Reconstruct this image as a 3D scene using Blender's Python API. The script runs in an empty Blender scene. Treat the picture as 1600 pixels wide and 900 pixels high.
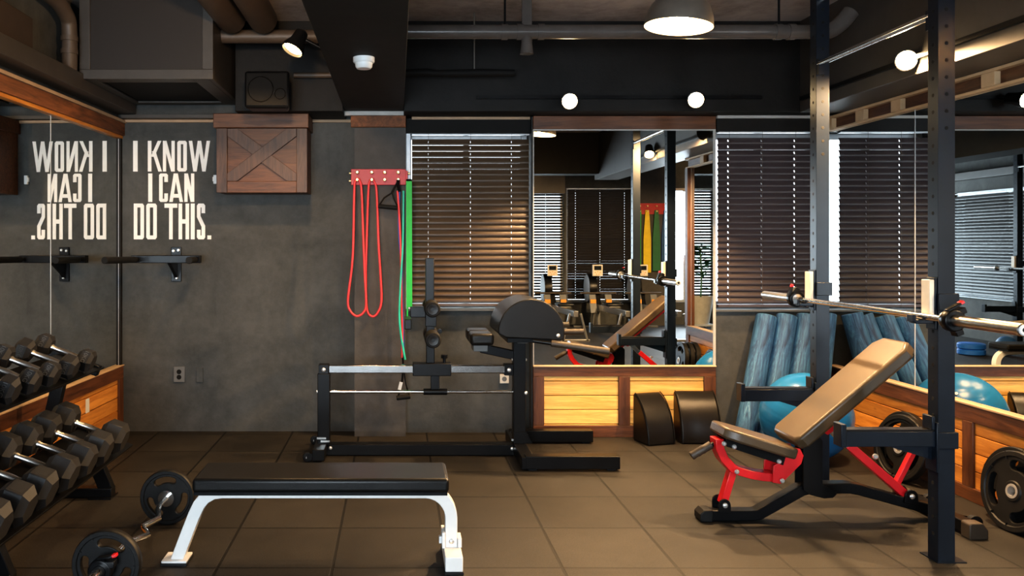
import bpy, bmesh, math, random
from math import radians as R, sin, cos, pi
from mathutils import Vector as V, Matrix as M
random.seed(7)
F, CX, CY, H = 1275.0, 620.0, 382.0, 1.406
SC = bpy.context.scene
COL = SC.collection
def P(px, py, d):
    return V(((px-CX)*d/F, d, H-(py-CY)*d/F))
def PX(px, d): return (px-CX)*d/F
def PZ(py, d): return H-(py-CY)*d/F

# ------------------------------------------------------------------ materials
def nodes(name):
    m = bpy.data.materials.new(name); m.use_nodes = True
    nt = m.node_tree
    return m, nt, nt.nodes['Principled BSDF']
def ramp(nt, src, stops):
    r = nt.nodes.new('ShaderNodeValToRGB')
    el = r.color_ramp.elements
    el[0].position, el[0].color = stops[0][0], (*stops[0][1], 1)
    el[1].position, el[1].color = stops[-1][0], (*stops[-1][1], 1)
    for p, c in stops[1:-1]:
        e = el.new(p); e.color = (*c, 1)
    nt.links.new(src, r.inputs[0])
    return r
def coords(nt, scale, which='Object'):
    tc = nt.nodes.new('ShaderNodeTexCoord'); mp = nt.nodes.new('ShaderNodeMapping')
    mp.inputs['Scale'].default_value = scale if isinstance(scale, tuple) else (scale,)*3
    nt.links.new(tc.outputs[which], mp.inputs[0])
    return mp.outputs[0]
def noise(nt, vec, scale, detail=4, rough=.6, dist=0):
    n = nt.nodes.new('ShaderNodeTexNoise')
    n.inputs['Scale'].default_value = scale; n.inputs['Detail'].default_value = detail
    n.inputs['Roughness'].default_value = rough; n.inputs['Distortion'].default_value = dist
    nt.links.new(vec, n.inputs['Vector'])
    return n.outputs[0]
def bump(nt, b, src, s, d=.01):
    n = nt.nodes.new('ShaderNodeBump'); n.inputs['Strength'].default_value = s; n.inputs['Distance'].default_value = d
    nt.links.new(src, n.inputs['Height']); nt.links.new(n.outputs[0], b.inputs['Normal'])
def plain(name, c, rough=.5, metal=0., var=.12, scale=9., bmp=.0, spec=.5, coat=0.):
    m, nt, b = nodes(name)
    v = coords(nt, 1.0)
    n = noise(nt, v, scale)
    lo = tuple(x*(1-var) for x in c); hi = tuple(min(1, x*(1+var)) for x in c)
    r = ramp(nt, n, [(.3, lo), (.7, hi)])
    nt.links.new(r.outputs[0], b.inputs['Base Color'])
    b.inputs['Roughness'].default_value = rough; b.inputs['Metallic'].default_value = metal
    b.inputs['Specular IOR Level'].default_value = spec
    if coat: b.inputs['Coat Weight'].default_value = coat
    if bmp:
        bump(nt, b, noise(nt, v, 220, 2), bmp, .002)
    return m
def wood(name, dark, light, axis='X', rough=.5, scale=1., island=.25, knots=True):
    m, nt, b = nodes(name)
    s = {'X': (1.2, 14, 14), 'Y': (14, 1.2, 14), 'Z': (14, 14, 1.2)}[axis]
    g = nt.nodes.new('ShaderNodeNewGeometry')
    tc = nt.nodes.new('ShaderNodeTexCoord')
    sh = nt.nodes.new('ShaderNodeVectorMath'); sh.operation = 'MULTIPLY_ADD'
    sh.inputs[1].default_value = (9, 7, 5)
    cb = nt.nodes.new('ShaderNodeCombineXYZ')
    for k in range(3): nt.links.new(g.outputs['Random Per Island'], cb.inputs[k])
    nt.links.new(cb.outputs[0], sh.inputs[0]); nt.links.new(tc.outputs['Object'], sh.inputs[2])
    mp = nt.nodes.new('ShaderNodeMapping'); mp.inputs['Scale'].default_value = tuple(x*scale for x in s)
    nt.links.new(sh.outputs[0], mp.inputs[0])
    n = noise(nt, mp.outputs[0], 1.6, 6, .62, 1.1)
    n2 = noise(nt, mp.outputs[0], 7.0, 3, .7, .2)
    mx = nt.nodes.new('ShaderNodeMath'); mx.operation = 'MULTIPLY_ADD'
    mx.inputs[1].default_value = .35; nt.links.new(n2, mx.inputs[0]); nt.links.new(n, mx.inputs[2])
    mid = tuple((a+c)/2 for a, c in zip(dark, light))
    r = ramp(nt, mx.outputs[0], [(.42, dark), (.62, mid), (.82, light)])
    hs = nt.nodes.new('ShaderNodeHueSaturation')
    ml = nt.nodes.new('ShaderNodeMath'); ml.operation = 'MULTIPLY_ADD'
    ml.inputs[1].default_value = 2*island; ml.inputs[2].default_value = 1-island
    nt.links.new(g.outputs['Random Per Island'], ml.inputs[0]); nt.links.new(ml.outputs[0], hs.inputs['Value'])
    nt.links.new(r.outputs[0], hs.inputs['Color'])
    last = hs.outputs[0]
    if knots:
        vo = nt.nodes.new('ShaderNodeTexVoronoi'); vo.inputs['Scale'].default_value = 1.0
        m2 = nt.nodes.new('ShaderNodeMapping')
        ks = {'X': (4.2, 9, 9), 'Y': (9, 4.2, 9), 'Z': (9, 9, 4.2)}[axis]
        m2.inputs['Scale'].default_value = ks
        nt.links.new(sh.outputs[0], m2.inputs[0]); nt.links.new(m2.outputs[0], vo.inputs['Vector'])
        rk = ramp(nt, vo.outputs['Distance'], [(.07, (.25, .13, .06)), (.13, (1, 1, 1))])
        mm = nt.nodes.new('ShaderNodeMixRGB'); mm.blend_type = 'MULTIPLY'; mm.inputs[0].default_value = .85
        nt.links.new(last, mm.inputs[1]); nt.links.new(rk.outputs[0], mm.inputs[2]); last = mm.outputs[0]
    nt.links.new(last, b.inputs['Base Color'])
    b.inputs['Roughness'].default_value = rough
    bump(nt, b, mx.outputs[0], .25, .004)
    return m
def emit(name, c, s):
    m, nt, b = nodes(name)
    b.inputs['Base Color'].default_value = (*c, 1)
    b.inputs['Emission Color'].default_value = (*c, 1); b.inputs['Emission Strength'].default_value = s
    return m
def stucco(name, c, c2, rough=.75):
    m, nt, b = nodes(name)
    v = coords(nt, 1.0)
    n = noise(nt, v, 1.7, 8, .62, .6); n2 = noise(nt, v, 14, 6, .7)
    mx = nt.nodes.new('ShaderNodeMath'); mx.operation = 'MULTIPLY_ADD'; mx.inputs[1].default_value = .4
    nt.links.new(n2, mx.inputs[0]); nt.links.new(n, mx.inputs[2])
    r = ramp(nt, mx.outputs[0], [(.5, c), (.85, c2)])
    nt.links.new(r.outputs[0], b.inputs['Base Color']); b.inputs['Roughness'].default_value = rough
    bump(nt, b, noise(nt, v, 26, 8, .65), .22, .008); b.inputs['Specular IOR Level'].default_value = .25
    return m
def floor_mat():
    m, nt, b = nodes('rubber_tiles')
    tc = nt.nodes.new('ShaderNodeTexCoord')
    mp = nt.nodes.new('ShaderNodeMapping'); mp.inputs['Location'].default_value = (-.22, -.046, 0)
    nt.links.new(tc.outputs['Object'], mp.inputs[0])
    br = nt.nodes.new('ShaderNodeTexBrick')
    br.offset = 0; br.squash = 1
    br.inputs['Scale'].default_value = 1; br.inputs['Brick Width'].default_value = .5; br.inputs['Row Height'].default_value = .5
    br.inputs['Mortar Size'].default_value = .0075; br.inputs['Mortar Smooth'].default_value = .25
    br.inputs['Color1'].default_value = (.0235, .0208, .0178, 1); br.inputs['Color2'].default_value = (.034, .030, .0255, 1)
    br.inputs['Mortar'].default_value = (.003, .0027, .0024, 1)
    nt.links.new(mp.outputs[0], br.inputs['Vector'])
    sp = noise(nt, tc.outputs['Object'], 170, 3, .85)
    rs = ramp(nt, sp, [(.38, (.5, .5, .5)), (.58, (1, 1, 1)), (.70, (2.6, 2.5, 2.4))])
    bl = noise(nt, tc.outputs['Object'], 2.3, 6, .65, .5)
    rb = ramp(nt, bl, [(.35, (.72, .72, .72)), (.68, (1.2, 1.2, 1.2))])
    m1 = nt.nodes.new('ShaderNodeMixRGB'); m1.blend_type = 'MULTIPLY'; m1.inputs[0].default_value = 1
    m2 = nt.nodes.new('ShaderNodeMixRGB'); m2.blend_type = 'MULTIPLY'; m2.inputs[0].default_value = 1
    nt.links.new(br.outputs['Color'], m1.inputs[1]); nt.links.new(rs.outputs[0], m1.inputs[2])
    nt.links.new(m1.outputs[0], m2.inputs[1]); nt.links.new(rb.outputs[0], m2.inputs[2])
    nt.links.new(m2.outputs[0], b.inputs['Base Color'])
    b.inputs['Roughness'].default_value = .6; b.inputs['Specular IOR Level'].default_value = .35
    inv = nt.nodes.new('ShaderNodeMath'); inv.operation = 'MULTIPLY_ADD'; inv.inputs[1].default_value = -1.5
    nt.links.new(br.outputs['Fac'], inv.inputs[0]); nt.links.new(sp, inv.inputs[2])
    bump(nt, b, inv.outputs[0], .35, .004)
    return m
def mirror_mat():
    m, nt, b = nodes('mirror_silver')
    b.inputs['Base Color'].default_value = (.80, .83, .83, 1)
    b.inputs['Metallic'].default_value = 1; b.inputs['Roughness'].default_value = .0
    return m
def glass_mat():
    m, nt, b = nodes('window_glass')
    out = nt.nodes['Material Output']
    tr = nt.nodes.new('ShaderNodeBsdfTransparent'); gl = nt.nodes.new('ShaderNodeBsdfGlossy'); gl.inputs['Roughness'].default_value = .02
    fr = nt.nodes.new('ShaderNodeFresnel'); fr.inputs[0].default_value = 1.4
    mx = nt.nodes.new('ShaderNodeMixShader')
    nt.links.new(fr.outputs[0], mx.inputs[0]); nt.links.new(tr.outputs[0], mx.inputs[1]); nt.links.new(gl.outputs[0], mx.inputs[2])
    nt.links.new(mx.outputs[0], out.inputs[0])
    return m
def perf_mat():
    m, nt, b = nodes('perforated_metal')
    v = coords(nt, 1.0)
    vo = nt.nodes.new('ShaderNodeTexVoronoi'); vo.inputs['Scale'].default_value = 95; vo.inputs['Randomness'].default_value = 0
    nt.links.new(v, vo.inputs['Vector'])
    r = ramp(nt, vo.outputs['Distance'], [(.30, (.004, .003, .002)), (.42, (.020, .014, .010))])
    nt.links.new(r.outputs[0], b.inputs['Base Color']); b.inputs['Roughness'].default_value = .6
    return m
def roller_mat():
    m, nt, b = nodes('marbled_blue_foam')
    v = coords(nt, (9, 9, 1.3))
    n = noise(nt, v, 2.4, 7, .7, 1.5)
    r = ramp(nt, n, [(.36, (.008, .028, .075)), (.5, (.025, .085, .19)), (.62, (.06, .18, .33)), (.74, (.28, .44, .58))])
    nt.links.new(r.outputs[0], b.inputs['Base Color']); b.inputs['Roughness'].default_value = .6
    bump(nt, b, noise(nt, coords(nt, 1), 120, 3), .3, .003)
    return m

MT = {}
MT['floor'] = floor_mat()
MT['wall'] = stucco('grey_stucco', (.050, .053, .052), (.095, .096, .092))
MT['wall_dark'] = stucco('dark_paint', (.007, .0065, .006), (.016, .014, .0125), .6)
MT['pillar'] = stucco('pillar_paint', (.060, .056, .052), (.10, .093, .087))
MT['concrete'] = stucco('ceiling_concrete', (.20, .175, .165), (.44, .39, .37), .9)
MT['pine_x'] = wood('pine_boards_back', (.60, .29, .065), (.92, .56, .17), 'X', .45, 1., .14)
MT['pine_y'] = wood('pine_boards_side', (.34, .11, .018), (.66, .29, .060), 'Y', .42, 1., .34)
MT['brown_x'] = wood('stained_wood_x', (.028, .009, .004), (.15, .055, .020), 'X', .45, 1., .15, False)
MT['brown_y'] = wood('stained_wood_y', (.028, .009, .004), (.14, .052, .020), 'Y', .45, 1., .15, False)
MT['brown_z'] = wood('stained_wood_z', (.028, .009, .004), (.14, .052, .020), 'Z', .45, 1., .15, False)
MT['crate'] = wood('crate_wood', (.036, .013, .005), (.145, .055, .020), 'X', .5, 1.3, .2, False)
MT['crate_z'] = wood('crate_wood_z', (.024, .012, .008), (.095, .048, .030), 'Z', .5, 1.6, .1, False)
MT['rust_y'] = wood('rough_beam_wood', (.03, .012, .006), (.24, .085, .03), 'Y', .7, .7, .1, False)
MT['light_wood'] = plain('pale_batten', (.55, .38, .22), .6)
MT['batten'] = plain('dusty_batten', (.36, .25, .16), .7)
MT['white_board'] = plain('pale_grey_board', (.42, .41, .39), .6)
MT['mirror'] = mirror_mat()
MT['glass'] = glass_mat()
MT['perf'] = perf_mat()
MT['black'] = plain('black_powder_coat', (.0060, .0062, .007), .32, spec=.22)
MT['rack'] = plain('rack_blue_black', (.0085, .013, .021), .35, spec=.25)
MT['hole'] = plain('hole_black', (.002, .002, .002), .9)
MT['vinyl'] = plain('black_vinyl', (.0095, .009, .0085), .36, 0, .2, 5, .25, spec=.28)
MT['vinyl_dark'] = plain('dark_brown_vinyl', (.0085, .0072, .0065), .30, 0, .25, 4, .3, spec=.3)
MT['warm_lit_vinyl'] = plain('bench_vinyl', (.080, .054, .030), .36, 0, .12, 6, .25)  # black vinyl, the warm lamplight on it put into the colour
MT['white_paint'] = plain('white_powder_coat', (.78, .77, .75), .35, 0, .03)
MT['red'] = plain('red_powder_coat', (.62, .015, .02), .33, 0, .08)
MT['chrome'] = plain('chrome', (.72, .71, .69), .13, 1., .04)
MT['steel'] = plain('brushed_steel', (.55, .53, .50), .28, 1., .08, 30)
MT['dark_chrome'] = plain('dull_chrome', (.42, .41, .40), .2, 1., .1)
MT['bolt'] = plain('zinc_bolt', (.75, .74, .72), .3, .75, .04)
MT['rubber'] = plain('cast_rubber', (.0085, .0082, .008), .5, 0, .15, 20, .15, spec=.3)
MT['hex'] = plain('hex_rubber', (.022, .022, .023), .45, 0, .1, 14, .2, spec=.4)
MT['hexlabel'] = plain('recessed_label', (.020, .021, .023), .5)
MT['hextext'] = plain('raised_lettering', (.11, .115, .12), .5)
MT['grip'] = plain('grip_rubber', (.055, .040, .027), .5)
MT['foam'] = plain('black_foam', (.009, .009, .009), .7, 0, .2, 30, .2, spec=.25)
MT['slat'] = plain('brown_blind_slat', (.070, .043, .024), .42, 0, .12, 3)
MT['slat_dark'] = plain('plum_blind_slat', (.060, .044, .046), .45, 0, .12, 3)
MT['slat_black'] = plain('charcoal_blind_slat', (.028, .026, .026), .5)
MT['cord'] = plain('blind_cord', (.10, .08, .06), .7)
MT['alu'] = plain('window_aluminium', (.50, .52, .54), .4, .3)
MT['ceiling_black'] = plain('black_ceiling_paint', (.010, .0095, .009), .7, spec=.2)
MT['beam_grey'] = plain('charcoal_beam_paint', (.022, .022, .021), .7, spec=.2)
MT['pipe'] = plain('painted_pipe', (.10, .086, .078), .25)
MT['pipe_tan'] = plain('tan_pipe', (.085, .060, .042), .5)
MT['duct'] = plain('duct_panel', (.055, .047, .040), .5)
MT['duct_brown'] = plain('brown_duct_board', (.045, .030, .020), .7)
MT['text'] = plain('white_wall_paint', (.88, .87, .84), .7, 0, .04)
MT['white'] = plain('white_plastic', (.70, .72, .72), .4, 0, .03)
MT['offwhite'] = plain('cream_plastic', (.72, .66, .56), .5)
MT['grey_pl'] = plain('grey_plastic', (.13, .13, .125), .5)
MT['red_board'] = plain('red_board', (.50, .025, .03), .45, 0, .2, 7)
MT['gold'] = plain('brass_bolt', (.72, .55, .28), .3, .8)
MT['tube_red'] = plain('red_tubing', (.75, .045, .05), .4)
MT['tube_blue'] = plain('blue_tubing', (.02, .10, .42), .4)
MT['tube_teal'] = plain('teal_tubing', (.03, .52, .36), .4)
MT['band_green'] = plain('green_band', (.01, .42, .05), .55)
MT['band_yellow'] = plain('yellow_band', (.85, .62, .02), .55)
MT['band_dgreen'] = plain('dark_green_band', (.02, .16, .06), .55)
MT['band_blue'] = plain('blue_band', (.02, .09, .25), .55)
MT['ball'] = plain('blue_ball_vinyl', (.014, .145, .36), .25, 0, .06, 3)
MT['roller'] = roller_mat()
MT['disc_blue'] = plain('blue_disc', (.02, .14, .55), .4)
MT['med_red'] = plain('red_ball', (.55, .09, .07), .5)
MT['orange'] = plain('orange_strap', (.75, .30, .03), .5)
MT['screen'] = plain('dark_screen', (.015, .018, .022), .15)
MT['leaf'] = plain('leaf', (.02, .09, .025), .5)
MT['pot'] = plain('pale_pot', (.42, .40, .36), .6)
MT['bulb'] = emit('hot_bulb', (1, .72, .38), 60)
MT['bulb_dim'] = emit('warm_lamp_face', (1, .66, .30), 26)
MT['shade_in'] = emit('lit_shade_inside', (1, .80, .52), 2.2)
MT['pewter'] = plain('pewter_shade', (.20, .17, .14), .4, .5)

# ------------------------------------------------------------------ mesh builder
ORG = {}
class MB:
    def __init__(s, T=None):
        s.bm = bmesh.new(); s.T = T; s.mi = 0
    def add(s, verts, faces):
        vs = [s.bm.verts.new(s.T(*v) if s.T else v) for v in verts]
        out = []
        for f in faces:
            try:
                fc = s.bm.faces.new([vs[i] for i in f]); fc.material_index = s.mi; out.append(fc)
            except ValueError: pass
        return out
    def bx(s, x0, x1, y0, y1, z0, z1):
        v = [(x, y, z) for z in (z0, z1) for y in (y0, y1) for x in (x0, x1)]
        s.add(v, [(0, 2, 3, 1), (4, 5, 7, 6), (0, 1, 5, 4), (2, 6, 7, 3), (0, 4, 6, 2), (1, 3, 7, 5)]); return s
    def beam(s, p0, p1, w, h, up=(0, 0, 1)):
        p0, p1 = V(p0), V(p1); d = (p1-p0).normalized(); up = V(up)
        if abs(d.dot(up)) > .98: up = V((0, 1, 0))
        a = d.cross(up).normalized(); b = a.cross(d).normalized()
        v = [p + a*i*w/2 + b*j*h/2 for p in (p0, p1) for j in (-1, 1) for i in (-1, 1)]
        s.add([tuple(x) for x in v], [(0, 2, 3, 1), (4, 5, 7, 6), (0, 1, 5, 4), (2, 6, 7, 3), (0, 4, 6, 2), (1, 3, 7, 5)]); return s
    def lathe(s, prof, o, ax, seg=24, ph=0.):
        o = V(o); ax = V(ax).normalized()
        t = V((0, 0, 1)) if abs(ax.z) < .9 else V((1, 0, 0))
        a = ax.cross(t).normalized(); b = ax.cross(a).normalized()
        verts, faces, rings = [], [], []
        for r, h in prof:
            if r < 1e-6:
                rings.append([len(verts)]); verts.append(tuple(o+ax*h))
            else:
                rg = []
                for k in range(seg):
                    an = 2*pi*k/seg+ph
                    rg.append(len(verts)); verts.append(tuple(o+ax*h+a*(r*cos(an))+b*(r*sin(an))))
                rings.append(rg)
        for A, B in zip(rings, rings[1:]):
            for k in range(seg):
                k2 = (k+1) % seg
                if len(A) == 1 and len(B) == 1: continue
                if len(A) == 1: faces.append((A[0], B[k], B[k2]))
                elif len(B) == 1: faces.append((A[k], B[0], A[k2]))
                else: faces.append((A[k], B[k], B[k2], A[k2]))
        s.add(verts, faces); return s
    def cyl(s, p0, p1, r, r1=None, seg=18):
        p0, p1 = V(p0), V(p1); L = (p1-p0).length; r1 = r if r1 is None else r1
        return s.lathe([(0, 0), (r, 0), (r1, L), (0, L)], p0, p1-p0, seg)
    def sph(s, c, r, sc=(1, 1, 1), seg=24, rings=14):
        c = V(c); verts, faces = [], []
        n = rings
        prof = [(r*sin(pi*i/n), -r*cos(pi*i/n)) for i in range(n+1)]
        old = s.T
        s2 = (lambda x, y, z: (c.x+(x-c.x)*sc[0], c.y+(y-c.y)*sc[1], c.z+(z-c.z)*sc[2]))
        s.T = s2 if old is None else (lambda x, y, z: old(*s2(x, y, z)))
        s.lathe(prof, c, (0, 0, 1), seg); s.T = old; return s
    def tube(s, pts, r, seg=10, cap=True):
        pts = [V(p) for p in pts]; n = len(pts)
        verts, faces = [], []
        prev = None
        for i, p in enumerate(pts):
            d = (pts[min(i+1, n-1)]-pts[max(i-1, 0)]).normalized()
            if prev is None:
                t = V((0, 0, 1)) if abs(d.z) < .9 else V((1, 0, 0))
                a = d.cross(t).normalized()
            else:
                a = (prev-d*prev.dot(d)).normalized()
            prev = a; b = d.cross(a)
            rr = r[i] if isinstance(r, (list, tuple)) else r
            for k in range(seg):
                an = 2*pi*k/seg
                verts.append(tuple(p+a*(rr*cos(an))+b*(rr*sin(an))))
        for i in range(n-1):
            for k in range(seg):
                k2 = (k+1) % seg
                faces.append((i*seg+k, i*seg+k2, (i+1)*seg+k2, (i+1)*seg+k))
        if cap:
            faces.append(tuple(range(seg))[::-1]); faces.append(tuple((n-1)*seg+k for k in range(seg)))
        s.add(verts, faces); return s
    def ribbon(s, pts, hw, ht, up):   # rectangular section swept along a planar path; up = normal of that plane
        pts = [V(p) for p in pts]; n = len(pts); up = V(up).normalized(); verts, faces = [], []
        for i, p in enumerate(pts):
            d = (pts[min(i+1, n-1)]-pts[max(i-1, 0)]).normalized(); a = d.cross(up).normalized()
            if 0 < i < n-1:
                d1 = (pts[i+1]-p).normalized(); c = max(.5, abs(d.dot(d1))); f = 1/c
            else: f = 1
            for x, y in ((-1, -1), (1, -1), (1, 1), (-1, 1)):
                verts.append(tuple(p+a*(x*ht*f)+up*(y*hw)))
        for i in range(n-1):
            for k in range(4):
                k2 = (k+1) % 4
                faces.append((i*4+k, i*4+k2, (i+1)*4+k2, (i+1)*4+k))
        faces.append((3, 2, 1, 0)); faces.append(tuple((n-1)*4+k for k in range(4)))
        s.add(verts, faces); return s
    def prism(s, poly, fn, t0, t1):   # fn(u, v, t) -> point
        n = len(poly)
        verts = [tuple(fn(u, v, t0)) for u, v in poly]+[tuple(fn(u, v, t1)) for u, v in poly]
        faces = [tuple(range(n))[::-1], tuple(range(n, 2*n))]+[(k, (k+1) % n, n+(k+1) % n, n+k) for k in range(n)]
        s.add(verts, faces); return s
    def mesh(s, me, mat4):
        t = bmesh.new(); t.from_mesh(me); t.transform(mat4)
        vs = [tuple(v.co) for v in t.verts]; t.verts.index_update()
        s.add(vs, [tuple(v.index for v in f.verts) for f in t.faces]); t.free(); return s
    def build(s, name, mats, parent=None, bevel=0., seg=2, angle=40, loc=None, kind=None):
        bmesh.ops.recalc_face_normals(s.bm, faces=s.bm.faces)
        o_ = V(loc) if loc is not None else V((0, 0, 0))
        if parent is not None: o_ = ORG.get(parent.name, V((0, 0, 0)))
        bmesh.ops.translate(s.bm, vec=-o_, verts=s.bm.verts)
        me = bpy.data.meshes.new(name); s.bm.to_mesh(me); s.bm.free()
        for f in me.polygons: f.use_smooth = True
        try: me.set_sharp_from_angle(angle=R(angle))
        except Exception: pass
        for m in (mats if isinstance(mats, (list, tuple)) else [mats]):
            me.materials.append(MT[m] if isinstance(m, str) else m)
        o = bpy.data.objects.new(name, me); COL.objects.link(o)
        if parent is not None:
            o.parent = parent; ORG[o.name] = o_
        else:
            o.location = o_; ORG[o.name] = o_
        if bevel:
            b = o.modifiers.new('bevel', 'BEVEL'); b.width = bevel; b.segments = seg; b.limit_method = 'ANGLE'; b.angle_limit = R(50)
        if kind: o['kind'] = kind
        return o
def tag(o, label, cat, group=None, kind=None):
    o['label'] = label; o['category'] = cat
    if group: o['group'] = group
    if kind: o['kind'] = kind
    return o
def thing(name, label, cat, loc=(0, 0, 0), group=None):
    o = bpy.data.objects.new(name, None); COL.objects.link(o); o.location = loc; o.empty_display_size = .1
    ORG[o.name] = V(loc)
    return tag(o, label, cat, group)
def dup(root, loc, rot=(0, 0, 0), label=None, group=None):
    r = root.copy(); COL.objects.link(r); r.location = loc; r.rotation_euler = rot
    if label: r['label'] = label
    if group: r['group'] = group
    for ch in list(root.children):
        c = ch.copy(); COL.objects.link(c); c.parent = r
        for g in list(ch.children):
            d = g.copy(); COL.objects.link(d); d.parent = c
    return r
def st(mb, name, mat, bevel=0.):
    return mb.build(name, mat, None, bevel, kind='structure')
def fillmesh(loops, depth, bev=0.):
    cu = bpy.data.curves.new('tmp', 'CURVE'); cu.dimensions = '2D'; cu.fill_mode = 'BOTH'
    cu.extrude = depth/2; cu.bevel_depth = bev; cu.bevel_resolution = 1
    for lp in loops:
        sp = cu.splines.new('POLY'); sp.points.add(len(lp)-1); sp.use_cyclic_u = True
        for p, (x, y) in zip(sp.points, lp): p.co = (x, y, 0, 1)
    ob = bpy.data.objects.new('tmp', cu); COL.objects.link(ob)
    dg = bpy.context.evaluated_depsgraph_get()
    me = bpy.data.meshes.new_from_object(ob.evaluated_get(dg))
    bpy.data.objects.remove(ob); bpy.data.curves.remove(cu)
    return me
def textmesh(txt, size, depth):
    cu = bpy.data.curves.new('tmp', 'FONT'); cu.body = txt; cu.size = size; cu.extrude = depth; cu.align_x = 'CENTER'; cu.align_y = 'CENTER'
    ob = bpy.data.objects.new('tmp', cu); COL.objects.link(ob)
    dg = bpy.context.evaluated_depsgraph_get()
    me = bpy.data.meshes.new_from_object(ob.evaluated_get(dg))
    bpy.data.objects.remove(ob); bpy.data.curves.remove(cu)
    return me
def bolt(mb, p, ax, r=.008, h=.006):
    ax = V(ax).normalized()
    mb.lathe([(0, 0), (r, 0), (r, h*.6), (r*.6, h), (0, h)], p, ax, 12)
def arc(c, r, a0, a1, n):
    return [(c[0]+r*cos(R(a0+(a1-a0)*k/n)), c[1]+r*sin(R(a0+(a1-a0)*k/n))) for k in range(n+1)]

# ------------------------------------------------------------------ room shell
CEIL = 2.98
YB, YR = 6.14, -2.4
XR = 3.18
nrm = math.hypot(1, .033)
def LW(u, n, z):      # left wall frame: u = distance from the back corner towards the camera, n = off the wall
    return (-2.095-.033*u/nrm+n/nrm, YB-u/nrm-.033*n/nrm, z)
def wlx(y): return -2.095-.033*(YB-y)

st(MB().bx(-2.9, 5.9, YR-.3, 6.4, -.1, 0), 'floor', 'floor')
st(MB().bx(-2.9, 5.9, YR-.3, 6.4, CEIL, CEIL+.12), 'ceiling', 'concrete')
# back wall with two window openings
m = MB()
m.bx(-2.3, -.31, YB, 6.34, 0, CEIL)
m.bx(.066, .99, 6.10, 6.34, 0, .93); m.bx(.066, .99, 6.10, 6.34, 2.25, CEIL)
m.bx(.99, 2.335, 5.99, 6.34, 0, CEIL)
m.bx(2.335, XR+.12, 6.0, 6.34, 0, .93); m.bx(2.335, XR+.12, 6.0, 6.34, 2.25, CEIL)
st(m, 'wall_back', 'wall')
st(MB().bx(-.31, .066, 5.98, 6.34, 0, CEIL), 'pillar', 'pillar')
# left wall (window opening behind the camera)
m = MB(LW)
m.bx(-.1, 4.6, -.15, 0, 0, CEIL); m.bx(4.6, 6.9, -.15, 0, 0, .6); m.bx(4.6, 6.9, -.15, 0, 2.2, CEIL); m.bx(6.9, 8.9, -.15, 0, 0, CEIL)
st(m, 'wall_left', 'wall')
# right wall and the wider bay behind it
m = MB(); m.bx(XR, XR+.12, 3.05, 6.34, 0, CEIL); m.bx(XR+.12, 5.7, 3.05, 3.17, 0, CEIL)
st(m, 'wall_right', 'wall')
st(MB().bx(5.7, 5.85, YR-.2, 3.17, 0, CEIL), 'wall_side', 'wall_dark')
# rear wall, windows w1 (added out of view for the area light), w2 blinds, w3 blinds, w4 bare
m = MB()
RW = [(-1.9, .35, .45, 2.25), (.75, 2.93, .39, 2.40), (2.97, 4.14, .39, 2.40), (4.80, 5.35, .39, 2.40)]
xs = -2.75
for a, b, z0, z1 in RW:
    m.bx(xs, a, YR-.2, YR, 0, CEIL); m.bx(a, b, YR-.2, YR, 0, z0); m.bx(a, b, YR-.2, YR, z1, CEIL); xs = b
m.bx(xs, 5.85, YR-.2, YR, 0, CEIL)
st(m, 'wall_rear', 'wall')
st(MB().bx(4.16, 4.72, YR, YR+.16, 0, CEIL), 'pillar', 'pillar')

def window(n, x0, x1, z0, z1, y, t=.045, mull=True):
    m = MB()
    m.bx(x0, x0+t, y-.03, y+.03, z0, z1); m.bx(x1-t, x1, y-.03, y+.03, z0, z1)
    m.bx(x0+t, x1-t, y-.03, y+.03, z0, z0+t); m.bx(x0+t, x1-t, y-.03, y+.03, z1-t, z1)
    if mull: xm = (x0+x1)/2; m.bx(xm-.02, xm+.02, y-.03, y+.03, z0+t, z1-t)
    w = st(m, 'window_%d' % n, 'alu', .004)
    MB().bx(x0+t, x1-t, y-.004, y+.004, z0+t, z1-t).build('window_pane', 'glass', w)
    return w
window(1, .066, .99, .93, 2.25, 6.24); window(2, 2.335, XR-.001, .93, 2.25, 6.24)
for i, (a, b, z0, z1) in enumerate(RW): window(3+i, a, b, z0, z1, YR-.1)
m = MB(LW); u0, u1 = 4.6, 6.9
for a, b, c, d in ((u0, u0+.05, .6, 2.2), (u1-.05, u1, .6, 2.2), (u0, u1, .6, .65), (u0, u1, 2.15, 2.2), (5.7, 5.76, .65, 2.15)): m.bx(a, b, -.09, -.03, c, d)
w7 = st(m, 'window_7', 'alu'); MB(LW).bx(u0+.05, u1-.05, -.065, -.058, .65, 2.15).build('window_pane', 'glass', w7)
# sills and pale jamb beside the pillar
st(MB().bx(.066, .99, 6.045, 6.12, .915, .935), 'trim_1', 'grey_pl')
st(MB().bx(.068, .10, 6.03, 6.10, .93, 2.23), 'trim_2', 'alu')
st(MB().bx(2.335, XR, 5.965, 6.02, .915, .93), 'trim_3', 'grey_pl')

# ceiling beams
st(MB().bx(-.38, .05, YR, 5.979, 2.377, CEIL), 'ceiling_beam', 'beam_grey', .004)
m = MB(); m.bx(.05, XR, 5.75, 6.10, 2.345, CEIL); st(m, 'ceiling_beam', 'wall_dark', .004)
m = MB(); m.bx(-1.14, -.38, 5.75, YB, 2.345, CEIL); st(m, 'ceiling_beam', 'wall_dark', .004)
m = MB(); m.bx(2.84, XR, .2, 5.75, 2.335, CEIL); st(m, 'ceiling_beam', 'duct', .004)
m = MB(); m.bx(.05, 2.84, .15, .45, 2.40, CEIL); st(m, 'ceiling_beam', 'wall_dark', .004)
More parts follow.
